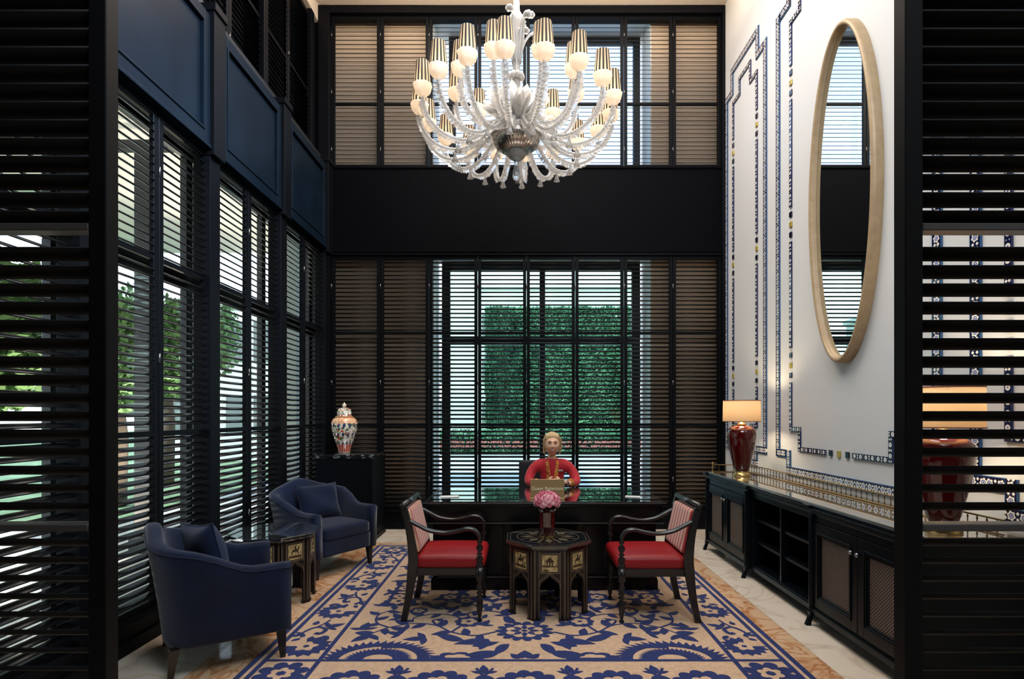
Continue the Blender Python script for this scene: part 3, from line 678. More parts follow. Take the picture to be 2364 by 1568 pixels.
# ================================================================== OCTAGONAL INLAID TABLES
def octa(w, k=1.0, off=pi / 8): r = w / 2 / cos(pi / 8) * k; return [(r * cos(off + pi / 4 * i), r * sin(off + pi / 4 * i)) for i in range(8)]
def oct_table(label, x, y, rz, W=.64, WB=.59, H=.556, top='table_top', glass=False):
    t = thing('octagonal_table', label, 'table', (x, y, 0), rz, 'octagonal inlaid side tables')
    k = W / .64
    F = lambda u, v, h: (u, v, h)
    m = MB(); m.prism(octa(W), H - .022, H, F); m.prism(octa(W - .03), H - .034, H - .022, F); m.build('table_top', M['mirror_top' if glass else top], t, bevel=.003)
    m = MB()   # thin edge lines and star on the top
    for w1, w2 in ((W - .012, W - .018), (W - .060, W - .066)):
        a, b_ = octa(w1), octa(w2)
        for i in range(8): j = (i + 1) % 8; m.add([(*a[i], H + .0008), (*a[j], H + .0008), (*b_[j], H + .0008), (*b_[i], H + .0008)], [(0, 1, 2, 3)])
    for i in range(8):
        an = pi / 4 * i
        def P(r, q): return (r * cos(an + q), r * sin(an + q), H + .0009)
        m.add([P(.10 * k, 0), P(.155 * k, .2), P(.215 * k, 0), P(.155 * k, -.2)], [(0, 1, 2, 3)])
        m.add([P(.085 * k, .393 - .08), P(.225 * k, .393 - .03), P(.225 * k, .393 + .03), P(.085 * k, .393 + .08)], [(0, 1, 2, 3)])
    ringo, ringi = [], []
    for r1, r2 in ((.240 * k, .235 * k), (.075 * k, .068 * k)):
        for i in range(48):
            a0, a1 = 2 * pi * i / 48, 2 * pi * (i + 1) / 48
            m.add([(r1 * cos(a0), r1 * sin(a0), H + .0008), (r1 * cos(a1), r1 * sin(a1), H + .0008), (r2 * cos(a1), r2 * sin(a1), H + .0008), (r2 * cos(a0), r2 * sin(a0), H + .0008)], [(0, 1, 2, 3)])
    for i in range(8):   # two lines along the top edge
        a, b_ = octa(W + .0016)[i], octa(W + .0016)[(i + 1) % 8]
        for z0 in (H - .018, H - .008): m.add([(*a, z0), (*b_, z0), (*b_, z0 + .003), (*a, z0 + .003)], [(0, 1, 2, 3)])
    if not glass: m.build('inlay', M['inlay_t'], t)
    side = WB * math.tan(pi / 8); hs = side / 2; ap = WB / 2; zt = H - .034
    for i in range(8):
        an = pi / 4 * i - pi / 2
        T = Matrix.Rotation(an + pi / 2, 4, 'Z') @ Matrix.Translation((0, -ap, 0))   # local: x along side, y inward, z up
        m = MB(); lw = .052 * k; z1 = .335
        # legs with feet, arch head as polygons
        m.box(-hs + .002, -hs + lw, 0, .016, .012, zt, T=T); m.box(hs - lw, hs - .002, 0, .016, .012, zt, T=T)
        m.box(-hs - .004, -hs + lw + .006, -.006, .020, 0, .014, T=T); m.box(hs - lw - .006, hs + .004, -.006, .020, 0, .014, T=T)
        x0 = hs - lw
        arch = [(-x0, .24), (-x0 * .96, .262), (-x0 * .80, .284), (-x0 * .5, .300), (-x0 * .2, .316), (0, .335), (x0 * .2, .316), (x0 * .5, .300), (x0 * .80, .284), (x0 * .96, .262), (x0, .24)]
        for (a, c_), (b_, d_) in zip(arch, arch[1:]):
            vs = [T @ Vector(p) for p in ((a, 0, c_), (b_, 0, d_), (b_, 0, zt), (a, 0, zt), (a, .016, c_), (b_, .016, d_), (b_, .016, zt), (a, .016, zt))]
            m.add(vs, [(0, 1, 2, 3), (4, 7, 6, 5), (0, 4, 5, 1), (3, 2, 6, 7)])
        pnl = m.build('side_panel', M['inlay_wood'], t)
        # inlay lines
        m = MB(); e = .0012
        def line(p, q, w=.0020):
            d = Vector((q[0] - p[0], 0, q[1] - p[1])); L = d.length; d /= L; nn = Vector((-d.z, 0, d.x)) * w / 2
            P_, Q_ = Vector((p[0], -e, p[1])), Vector((q[0], -e, q[1]))
            m.add([T @ (P_ + nn), T @ (Q_ + nn), T @ (Q_ - nn), T @ (P_ - nn)], [(0, 1, 2, 3)])
        for xx in (-hs + .010, -hs + .017, -x0 - .008, hs - .010, hs - .017, x0 + .008): line((xx, .02), (xx, zt - .008 if abs(xx) > x0 + .01 else .25))
        line((-x0 - .008, .25), (-x0 - .008, zt - .01)); line((x0 + .008, .25), (x0 + .008, zt - .01))
        off = [(a * 1.10, c_ + .012) for a, c_ in arch]
        for p, q in zip(off, off[1:]): line(p, q)
        off = [(a * 1.10, c_ + .026) for a, c_ in arch[1:-1]]
        for p, q in zip(off, off[1:]): line(p, q, .002)
        pz0, pz1, px = .364, .482, .056 * k
        for g in (.007, .014):
            line((-px - g, pz0 - g), (px + g, pz0 - g)); line((-px - g, pz1 + g), (px + g, pz1 + g)); line((-px - g, pz0 - g), (-px - g, pz1 + g)); line((px + g, pz0 - g), (px + g, pz1 + g))
        m.build('inlay_lines', M['inlay'], pnl)
        m = MB(); m.box(-px, px, -.003, 0, pz0, pz1, T=T, mi=0)
        f2 = lambda u, v, h: tuple(T @ Vector((u * px, -.003 - h, pz0 + (pz1 - pz0) * v)))
        if i % 2 == 0:  # domed kiosk by the water
            m.prism([(-.95, .28), (.95, .28), (.95, .34), (-.95, .40)], 0, .0008, f2, 1)
            m.prism([(-.42, .34), (.42, .34), (.42, .62), (-.42, .62)], 0, .0010, f2, 1)
            m.prism([(-.62, .60), (.62, .60), (.36, .74), (.12, .82), (0, .93), (-.12, .82), (-.36, .74)], 0, .0012, f2, 1)
            m.prism([(-.9, .06), (-.2, .04), (-.1, .12), (-.8, .14)], 0, .0008, f2, 1)
            m.prism([(-.26, .36), (-.10, .36), (-.10, .56), (-.26, .56)], .001, .0016, f2, 0); m.prism([(.10, .36), (.26, .36), (.26, .56), (.10, .56)], .001, .0016, f2, 0)
        else:           # mounted rider
            m.prism([(-.55, .30), (-.45, .30), (-.38, .5), (.28, .5), (.38, .28), (.48, .28), (.44, .58), (.66, .80), (.50, .86), (.32, .68), (-.40, .68), (-.58, .52)], 0, .0008, f2, 1)
            m.prism([(-.10, .62), (.16, .62), (.12, .84), (.04, .95), (-.08, .90), (-.16, .78)], 0, .0012, f2, 1)
            m.prism([(-.95, .14), (.95, .10), (.9, .26), (-.9, .28)], 0, .0006, f2, 1)
        m.build('picture_plaque', [M['pic_b'], M['pic_d']], pnl)
    m = MB()
    for p in octa(WB - .03):
        m.lathe([(.010, .01), (.010, zt)], 8, (p[0], p[1], 0))
    m.build('corner_post', M['inlay_wood'], t)
    return t
oct_table('dark octagonal inlaid table with sepia picture plaques, in the centre between the two red chairs', .217, 4.37, 0)
oct_table('dark octagonal inlaid table with reflective top, between the two blue armchairs', -2.0, 4.60, R(8), W=.67, WB=.59, glass=True)
# vase and bouquet
t = thing('glass_vase', 'dark wine red cylinder vase with gold foot on the centre table', 'vase', (.212, 4.37, .557))
MB().lathe([(.0, .012), (.062, .012), (.064, .02), (.064, .11), (.068, .19), (.071, .225), (.066, .225), (.060, .19), (.057, .11), (.057, .03), (0, .03)], 40, caps=False).build('body', M['winevase'], t)
m = MB(); m.lathe([(0, 0), (.058, 0), (.060, .004), (.052, .012), (0, .012)], 32, caps=False)
for i in range(10):
    a = 2 * pi * i / 10; m.add([(.066 * cos(a - .2), .066 * sin(a - .2), .012), (.066 * cos(a + .2), .066 * sin(a + .2), .012), (.067 * cos(a), .067 * sin(a), .042)], [(0, 1, 2)])
m.build('foot', M['brass'], t)
t = thing('flower_bouquet', 'round bunch of pink flowers in the wine red vase', 'flowers', (.212, 4.37, .76))
def blossom(mt):
    m = MB(); rnd = random.Random(3)
    for ring, (n_, r_, up, ln) in enumerate([(9, .004, -.1, .026), (8, .003, .45, .022), (6, .002, .9, .017), (4, .001, 1.3, .012)]):
        for i in range(n_):
            a = 2 * pi * i / n_ + ring * .4; el = up + rnd.uniform(-.1, .1)
            d = Vector((cos(a) * cos(el), sin(a) * cos(el), sin(el))); s_ = Vector((-sin(a), cos(a), 0)); u_ = d.cross(s_)
            b0 = d * r_; w_ = ln * .42
            m.add([b0, b0 + d * ln * .55 + s_ * w_, b0 + d * ln + s_ * w_ * .6 - u_ * ln * .12, b0 + d * ln * .9 - u_ * .1 * ln, b0 + d * ln - s_ * w_ * .6 - u_ * ln * .12, b0 + d * ln * .55 - s_ * w_], [(0, 1, 2, 3), (0, 3, 4, 5)])
    return m.mesh('blossom', [M[mt]])
bl = [blossom('pink'), blossom('pink3'), blossom('pink2')]
rnd = random.Random(11); N_ = 64
for i in range(N_):
    zf = 1 - (i + .5) / N_ * 1.30; a = i * 2.39996; rr = sqrt(max(0, 1 - zf * zf))
    p = Vector((.094 * rr * cos(a), .094 * rr * sin(a), .072 + .066 * zf)); nrm = Vector((rr * cos(a), rr * sin(a), zf + .15)).normalized()
    inst('blossom', bl[rnd.randrange(3)], t, p, nrm.to_track_quat('Z', 'Y').to_euler(), [rnd.uniform(.9, 1.15)] * 3)
m = MB()
for i in range(14):
    a = i * 2.4; m.tube([(.02 * cos(a), .02 * sin(a), -.15), (.035 * cos(a), .035 * sin(a), -.03), (.06 * cos(a), .06 * sin(a), .06)], .003, 6)
m.build('stem', M['stem'], t)
m = MB()
for i in range(9):
    a = i * .7; d = Vector((cos(a), sin(a), -.1)); s_ = Vector((-sin(a), cos(a), 0)); b0 = Vector((.045 * cos(a), .045 * sin(a), .03))
    m.add([b0, b0 + d * .03 + s_ * .014, b0 + d * .062 - Vector((0, 0, .012)), b0 + d * .03 - s_ * .014], [(0, 1, 2, 3)])
m.build('leaf', M['stem'], t)
# ================================================================== BLUE ARMCHAIRS
def blue_chair(label, x, y, rz, src=None):
    """faces local +x; width along y. origin at footprint centre on the floor"""
    t = thing('blue_armchair', label, 'armchair', (x, y, 0), rz, 'blue velvet armchairs by the window')
    if src:
        for ch in src.children: c_ = ch.copy(); COL.objects.link(c_); c_.parent = t
        return t
    D, Wd = .66, .74; hx, hy = D / 2, Wd / 2
    # plan path of the shell's centre line: front right -> back -> front left
    th = .085
    pts = [(hx, -hy + th / 2)]; r = .15
    pts += [(hx - .62 * D * k / 6, -hy + th / 2) for k in range(1, 7)]
    xb, yb = -hx + th / 2, hy - th / 2
    cxx = xb + r
    for k in range(1, 7): a = -pi / 2 - pi / 2 * k / 6; pts.append((cxx + r * cos(a), -yb + r + r * sin(a)))
    for k in range(1, 9): pts.append((xb, -yb + r + (2 * yb - 2 * r) * k / 9))
    pts += [(p[0], -p[1]) for p in pts[:13]][::-1]
    n_ = len(pts); S_ = [0]
    for a, b_ in zip(pts, pts[1:]): S_.append(S_[-1] + math.dist(a, b_))
    Lt = S_[-1]; rings = []
    for i, (px, py) in enumerate(pts):
        a, b_ = pts[max(0, i - 1)], pts[min(n_ - 1, i + 1)]
        d = Vector((b_[0] - a[0], b_[1] - a[1], 0)).normalized(); nrm = Vector((d.y, -d.x, 0))      # outward for this direction
        if nrm.dot(Vector((px, py, 0)) - Vector((.05, 0, 0))) < 0: nrm = -nrm
        s_ = min(S_[i], Lt - S_[i]) / (Lt / 2)           # 0 front .. 1 back centre
        k = max(0, min(1, (s_ - .22) / .42)); k = k * k * (3 - 2 * k)
        q_ = max(0, (s_ - .56) / .44); q_ = q_ * q_ * (3 - 2 * q_) if q_ < 1 else 1; ht = .598 + .145 * k + .112 * q_
        lean = .075 * k                                   # back leans outwards with height
        hb = .185
        c0 = Vector((px, py, 0))
        def Q(o, z): zz = (z - hb) / (ht - hb); return c0 + nrm * (o + lean * max(0, zz) ** 1.3 + .012 * max(0, zz)) + Vector((0, 0, z))
        t2 = th / 2
        ring = [Q(-t2, hb), Q(t2 - .01, hb), Q(t2, hb + .02), Q(t2, hb + (ht - hb) * .35), Q(t2, hb + (ht - hb) * .7), Q(t2 + .002, ht - .03), Q(t2 - .006, ht - .010), Q(t2 * .5, ht), Q(-t2 * .4, ht), Q(-t2 + .008, ht - .010), Q(-t2, ht - .03), Q(-t2, hb + (ht - hb) * .6), Q(-t2, hb + (ht - hb) * .3)]
        rings.append(ring)
    m = MB(); m.loft(rings); m.build('shell', M['navy'], t, bevel=0)
    # piping welt following the shell's outer top edge
    m = MB(); m.tube([r_[5] + Vector((0, 0, .004)) for r_ in rings], .0045, 6); m.build('piping', M['navy'], t)
    rbox(-hx + .09, hx + .004, -hy + .075, hy - .075, .19, .345, .018).build('seat_base', M['navy'], t)
    rbox(-hx + .10, hx + .012, -hy + .088, hy - .088, .335, .455, .032, puff=.016).build('seat_cushion', M['navy'], t)
    for sx_, sy_ in ((1, 1), (1, -1), (-1, 1), (-1, -1)):
        bx_, by_ = sx_ * (hx - .05), sy_ * (hy - .05); fx, fy = bx_ + (.012 if sx_ > 0 else -.022), by_
        m = MB(); g = lambda cx_, cy_, w_, z_: [(cx_ - w_, cy_ - w_, z_), (cx_ + w_, cy_ - w_, z_), (cx_ + w_, cy_ + w_, z_), (cx_ - w_, cy_ + w_, z_)]
        m.loft([g(fx, fy, .014, 0), g(bx_, by_, .027, .19)], smooth=False); m.build('leg', M['ebony'], t, bevel=.003)
    return t
A1 = R(34); d1 = Vector((cos(A1), sin(A1))); p1 = Vector((-sin(A1), cos(A1)))
cA = Vector((-1.40, 3.45)) - d1 * .33 + p1 * .37
ch1 = blue_chair('dark blue velvet tub armchair nearest the camera at lower left, turned away to the right', cA.x, cA.y, A1)
A2 = R(-31.5); d2 = Vector((cos(A2), sin(A2))); p2 = Vector((-sin(A2), cos(A2)))
cB = Vector((-1.64, 5.36)) - d2 * .33
blue_chair('dark blue velvet tub armchair farther back beside the pedestal, facing the camera', cB.x, cB.y, A2, ch1)
def pillow(label, loc, rot, w=.40, h=.40, th=.13, mt='navy2'):
    n_ = 16; m = MB(); 
    for sgn in (1, -1):
        vs = []; fs = []
        for i in range(n_ + 1):
            for j in range(n_ + 1):
                u, v = i / n_ * 2 - 1, j / n_ * 2 - 1
                k = max(0, (1 - u ** 4) * (1 - v ** 4)) ** .55
                pin = 1 - .10 * ((1 - abs(u) ** 2) * abs(v) ** 3 + 0) ; pin2 = 1 - .10 * ((1 - abs(v) ** 2) * abs(u) ** 3)
                vs.append((u * w / 2 * pin2, sgn * (th / 2 * k + .001) + .008 * sin(u * 3 + v * 4) * k, v * h / 2 * pin))
        for i in range(n_):
            for j in range(n_):
                a = i * (n_ + 1) + j; fs.append((a, a + n_ + 1, a + n_ + 2, a + 1))
        m.add(vs, fs, 0, True)
    t = thing('throw_pillow', label, 'pillow', loc, 0, 'throw pillows on the blue armchairs'); t.rotation_euler = rot
    m.build('cover', M[mt], t)
    e = MB(); pr = []
    for k in range(64):
        q = k / 16; s_ = int(q) % 4; f = (q % 1) * 2 - 1
        u, v = [(f, -1), (1, f), (-f, 1), (-1, -f)][s_]
        pin = 1 - .10 * (1 - u * u) * abs(v) ** 3; pin2 = 1 - .10 * (1 - v * v) * abs(u) ** 3
        pr.append((u * w / 2 * pin2, 0, v * h / 2 * pin))
    pr.append(pr[0]); e.tube(pr, .0045, 6); e.build('piping', M[mt], t)
pa = cA - d1 * .10 - p1 * .06
pillow('slate blue square pillow leaning in the near blue armchair', (pa.x, pa.y, .645), (R(-14), R(6), A1 + R(90) + R(20)))
pb = cB - d2 * .155 + p2 * .06
pillow('slate blue pillow leaning against the back of the far blue armchair', (pb.x, pb.y, .63), (R(-20), 0, A2 + R(90) - R(8)), .46, .36, mt='navy')
# ================================================================== PEDESTAL + JAR
t = thing('pedestal_cabinet', 'plain black pedestal cabinet in the left back corner holding the patterned jar', 'pedestal', (-2.06, 6.93, 0))
box(-.33, .33, -.32, .30, .06, 1.0).build('body', M['black'], t, bevel=.004)
m = MB(); m.box(-.345, .345, -.335, .31, 1.0, 1.035); m.box(-.335, .335, -.325, .305, .985, 1.0); m.build('top', M['gloss_top'], t, bevel=.006)
m = MB(); m.box(-.34, .34, -.33, .305, 0, .06); m.build('plinth', M['black'], t, bevel=.004)
m = MB(); m.box(-.29, .29, -.326, -.32, .12, .94); m.build('door', M['black'], t, bevel=.004)
def jar_mat():
    m = M['jar']; nt, n, l, b = nt_of(m); co, x, y, z = objco(m)
    white, org, grn, blu = rgb((232, 222, 204)), rgb((206, 92, 50)), rgb((52, 92, 62)), rgb((44, 62, 92))
    th = y.atan2(x)
    # stretched noise cells: leaves
    s = (th * 7 + z * 22).sin(); s2 = (th * 7 - z * 34).sin(); f = noisef(m, co, 22, 2, 1.2); g = noisef(m, co, 34, 2, .8)
    c = mixc(m, (f).gt(.545), white, grn); c = mixc(m, ((s * s2 - .30)).gt(.22), c, blu); c = mixc(m, g.gt(.600), c, org)
    zone = (z - .405).abs().lt(.045)   # shoulder band
    sh = mixc(m, (noisef(m, co, 40, 2)).gt(.50), rgb((222, 150, 104)), rgb((232, 190, 150))); c = mixc(m, zone, c, sh)
    pet = ((th * 9).sin().abs() * .055 + .025); foot = z.lt(pet + .0)
    fc = mixc(m, ((th * 9).sin().abs()).lt(.25), rgb((192, 72, 44)), white)
    c = mixc(m, (z - .105).lt(0.0), c, fc); c = mixc(m, z.lt(.012), c, white)
    setc(m, c)
jar_mat()
t = thing('ginger_jar', 'lidded porcelain jar painted with orange flowers and green leaves, on the black pedestal', 'jar', (-2.15, 6.90, 1.036))
MB().lathe([(.0, 0), (.070, 0), (.072, .012), (.078, .05), (.094, .10), (.120, .18), (.145, .26), (.156, .32), (.156, .365), (.143, .405), (.115, .43), (.085, .437), (.078, .445), (0, .445)], 48, caps=False).build('body', M['jar'], t)
lid = MB().lathe([(.0, .44), (.108, .44), (.110, .446), (.084, .452), (.084, .50), (.078, .53), (.055, .548), (.022, .556), (0, .557)], 48, caps=False).build('lid', M['jar'], t)
MB().lathe([(0, .553), (.014, .555), (.020, .565), (.027, .578), (.022, .592), (.008, .606), (.003, .618), (0, .62)], 24, caps=False).build('knob', mat('jar_knob_cream', rgb((228, 208, 180)), .2, coat=.5), lid)
# ================================================================== SIDEBOARD
XF = 2.09
units = [('far', 6.29, 5.15, 'doors'), ('mid', 5.15, 4.05, 'shelf'), ('near', 4.05, 2.91, 'doors')]
LBL = {'far': 'black sideboard unit with two cane doors under the far table lamp', 'mid': 'black open shelf unit in the middle of the long sideboard', 'near': 'near black sideboard unit with two cane doors, partly behind the right screen'}
for key, ya, yb, typ in units:
    t = thing('sideboard', LBL[key], 'sideboard', (0, 0, 0), 0, 'units of the long sideboard')
    y0, y1 = min(ya, yb), max(ya, yb); brk = 0 if typ == 'doors' else .03     # shelf unit sits slightly back
    xf = XF + brk; y0 += .004; y1 -= .004
    m = MB()
    m.box(xf, 2.66, y0, y0 + .03, .10, .83); m.box(xf, 2.66, y1 - .03, y1, .10, .83); m.box(2.63, 2.66, y0 + .03, y1 - .03, .10, .83)
    m.box(xf, 2.63, y0 + .03, y1 - .03, .10, .135); m.box(xf, 2.63, y0 + .03, y1 - .03, .79, .83)
    m.box(xf, xf + .03, y0 + .03, y1 - .03, .745, .79)
    m.build('carcass', M['cab'], t, bevel=.003)
    MB().box(xf - .012, xf, y0, y1, .085, .125).build('base_moulding', M['cab'], t, bevel=.004); MB().box(xf - .010, xf, y0, y1, .795, .812).build('bead_moulding', M['cab'], t, bevel=.004); MB().box(xf - .022, xf, y0, y1, .822, .836).build('top_moulding', M['cab'], t, bevel=.004)
    if typ == 'doors':
        for k_, (a, b_) in enumerate((((y0 + .035), (y0 + y1) / 2 - .003), ((y0 + y1) / 2 + .003, y1 - .035))):
            m = MB(); q = .062; xo = xf - .004; xi = xf + .020
            m.box(xo, xi, a, a + q, .14, .74); m.box(xo, xi, b_ - q, b_, .14, .74); m.box(xo, xi, a + q, b_ - q, .14, .14 + q); m.box(xo, xi, a + q, b_ - q, .74 - q, .74)
            for g, xx in ((0, .014), (.012, .008), (.024, .0)):      # stepped moulding round the cane
                a2, b2, z2, z3 = a + q + g, b_ - q - g, .14 + q + g, .74 - q - g; w_ = .012
                m.box(xo - xx + .006, xi, a2, a2 + w_, z2, z3); m.box(xo - xx + .006, xi, b2 - w_, b2, z2, z3); m.box(xo - xx + .006, xi, a2 + w_, b2 - w_, z2, z2 + w_); m.box(xo - xx + .006, xi, a2 + w_, b2 - w_, z3 - w_, z3)
            d = m.build('door', M['cab'], t, bevel=.002, seg=1)
            box(xf + .010, xf + .016, a + q + .034, b_ - q - .034, .14 + q + .034, .74 - q - .034).build('cane_panel', M['cane'], d)
            yk = b_ - .03 if k_ == 0 else a + .03
            MB().lathe([(0, 0), (.006, 0), (.006, .012), (.014, .018), (.016, .026), (.010, .034), (0, .036)], 16, caps=False, T=Matrix.Translation((xo, yk, .64)) @ Matrix.Rotation(-pi / 2, 4, 'Y')).build('knob', M['steel'], d)
    else:
        ym = (y0 + y1) / 2
        box(xf + .01, 2.63, ym - .012, ym + .012, .135, .745).build('divider', M['cab'], t)
        for z_ in (.34, .545):
            for a, b_ in ((y0 + .03, ym - .012), (ym + .012, y1 - .03)): box(xf + .03, 2.63, a, b_, z_ - .011, z_ + .011).build('shelf', M['cab'], t, bevel=.002)
    # square feet and fluted corner columns
    for yy in ((y0 + .025, y1 - .025) if typ == 'doors' else ()):
        m = MB(); g = lambda cx_, w_, z_: [(cx_ - w_, yy - w_, z_), (cx_ + w_, yy - w_, z_), (cx_ + w_, yy + w_, z_), (cx_ - w_, yy + w_, z_)]
        m.loft([g(xf - .034, .018, 0), g(xf - .030, .016, .02), g(xf - .012, .015, .07), g(xf - .004, .024, .10)], smooth=False); m.build('foot', M['cab'], t, bevel=.003)
        m = MB(); m.lathe([(.018, .11), (.022, .12), (.016, .135), (.018, .15), (.018, .77), (.015, .78), (.022, .792), (.018, .80)], 14, (xf - .008, yy, 0)); m.build('column', M['cab'], t)
    for yy in (y0 + .03, y1 - .03): box(2.58, 2.63, yy - .02, yy + .02, 0, .10).build('foot', M['cab'], t)
m = MB(); m.box(XF - .015, 2.68, 2.89, 6.31, .836, .858)
for y_ in (6.27, 5.15, 4.05, 2.93): m.box(XF - .040, XF - .0149, y_ - .045, y_ + .045, .836, .858)
o = m.build('worktop', M['cab'], bevel=.004); tag(o, 'long black edged worktop running over all three sideboard units', 'worktop')
o2 = box(XF + .02, 2.672, 2.92, 6.28, .858, .864).build('polished_sheet', M['side_top'], o)
# brass gallery rail
t = thing('gallery_rail', 'low brass gallery rail with thin balusters along the back of the sideboard top', 'rail', (0, 0, .864))
XG = 2.535; m = MB()
m.tube([(XG, 2.95, .082), (XG, 6.25, .082), (XF + .05, 6.25, .082)], .0055, 8); m.build('top_rail', M['bronze'], t)
m = MB(); m.tube([(XG, 2.95, .006), (XG, 6.25, .006), (XF + .05, 6.25, .006)], .005, 8); m.build('bottom_rail', M['bronze'], t)
bm_ = MB().lathe([(.003, 0), (.003, .014), (.006, .022), (.003, .030), (.003, .056), (.006, .064), (.003, .072), (.003, .082)], 8).mesh('baluster', [M['bronze']])
y_ = 2.99
while y_ < 6.24: inst('baluster', bm_, t, (XG, y_, 0)); y_ += .066
for x_ in (2.21, 2.29, 2.37, 2.45): inst('baluster', bm_, t, (x_, 6.25, 0))
for p in ((XF + .05, 6.25), (XG, 6.25)): MB().lathe([(.007, 0), (.007, .02), (.005, .03), (.007, .08), (.004, .086), (.010, .096), (.010, .104), (0, .113)], 12, (p[0], p[1], 0)).build('corner_post', M['brass'], t)
# ================================================================== TABLE LAMPS
def lamp(label, x, y, src=None):
    t = thing('table_lamp', label, 'lamp', (x, y, .864), 0, 'oxblood table lamps on the sideboard')
    L = bpy.data.lights.new('lamp_bulb_light', 'POINT'); L.energy = 28; L.color = (1, .78, .50); L.shadow_soft_size = .04
    lo = bpy.data.objects.new('lamp_bulb_light', L); COL.objects.link(lo); lo.parent = t; lo.location = (0, 0, .68)
    if src:
        for ch in src.children:
            if ch.type != 'LIGHT': c_ = ch.copy(); COL.objects.link(c_); c_.parent = t
        return t
    MB().lathe([(0, 0), (.088, 0), (.090, .008), (.082, .016), (.084, .026), (.070, .034), (.062, .046), (.066, .052), (0, .055)], 36, caps=False).build('foot', M['brass'], t)
    MB().lathe([(.062, .052), (.068, .06), (.082, .10), (.106, .20), (.128, .30), (.142, .38), (.146, .43), (.138, .475), (.112, .505), (.075, .52), (.045, .525), (.040, .530)], 48).build('body', M['oxblood'], t)
    MB().lathe([(.046, .527), (.048, .536), (.034, .548), (.024, .556), (.018, .575), (.012, .60), (.010, .66)], 24).build('neck', M['brass'], t)
    MB().lathe([(0, .0), (.016, .006), (.026, .03), (.020, .055), (0, .065)], 16, (0, 0, .655), caps=False).build('bulb', M['bulb'], t)
    r0, r1, z0, z1 = .186, .182, .565, .785
    MB().lathe([(r0, z0), (r1, z1), (r1 - .003, z1), (r0 - .003, z0), (r0, z0)], 64, caps=False).build('lamp_shade', M['shade'], t)
    m = MB(); m.lathe([(r1 + .002, z1 - .006), (r1 + .002, z1 + .002), (r1 - .005, z1 + .002)], 64, caps=False); m.lathe([(r0 + .002, z0), (r0 + .002, z0 + .006)], 64, caps=False)
    for k in range(3): a = 2 * pi * k / 3; m.tube([(0, 0, .735), (r1 * cos(a), r1 * sin(a), z1 - .012)], .002, 6)
    m.build('shade_trim', M['shade_trim'], t)
    return t
l1 = lamp('oxblood ceramic table lamp with lit cream drum shade, at the far end of the sideboard', 2.30, 5.84)
lamp('oxblood ceramic table lamp with lit cream shade, seen behind the right screen', 2.30, 3.06, l1)
# ================================================================== CHANDELIER
CX, CY = -.03, 5.0
ch = thing('chandelier', 'large clear glass chandelier with striped black and cream shades hanging in the upper centre', 'chandelier', (CX, CY, 0))
m = MB(); m.lathe([(.004, 5.05), (.004, 6.955)], 8); m.lathe([(0, 6.955), (.09, 6.95), (.07, 6.90), (.02, 6.86), (0, 6.85)], 24, caps=False); m.build('suspension', M['steel'], ch)
m = MB(); m.lathe([(.05, 4.00), (.055, 4.06), (.030, 4.12), (.040, 4.20), (.052, 4.30), (.034, 4.40), (.026, 4.52), (.034, 4.62), (.045, 4.72), (.030, 4.80), (.022, 4.88), (.060, 4.95), (.085, 4.99), (.06, 5.03), (.03, 5.08), (.022, 5.2)], 20, ruff=.06, nr=10)
m.build('stem', M['cglass'], ch)
MB().lathe([(.011, 4.0), (.011, 5.1)], 8).build('inner_rod', M['silver'], ch)
# bowl below the arms
m = MB(); m.lathe([(0, 3.828), (.07, 3.830), (.14, 3.850), (.185, 3.885), (.208, 3.93), (.213, 3.965), (.205, 3.967), (.198, 3.93), (.17, 3.89), (0, 3.86)], 40, caps=False); m.build('bowl', M['silver'], ch)
m = MB(); m.lathe([(.212, 3.967), (.218, 3.99), (.205, 4.02), (.12, 4.06), (.05, 4.075)], 32, caps=False, ruff=.02, nr=18); m.build('collar', M['cmilk'], ch)
m = MB()
m.lathe([(.086, 3.834), (.088, 3.815), (.072, 3.79), (.040, 3.765), (.018, 3.75), (.022, 3.74), (.012, 3.72), (.020, 3.70), (.030, 3.66), (.036, 3.61), (.028, 3.58), (.018, 3.575), (.018, 3.56), (.0, 3.555)], 24, ruff=.05, nr=12, caps=False)
m.build('finial', M['cclear'], ch)
def drop_mesh():
    m = MB(); m.lathe([(.002, 0), (.002, -.016), (.008, -.022), (.014, -.042), (.020, -.056), (.012, -.058), (0, -.046)], 10, caps=False, ruff=.14, nr=3); return m.mesh('drop', [M['cglass']])
DROP = drop_mesh()
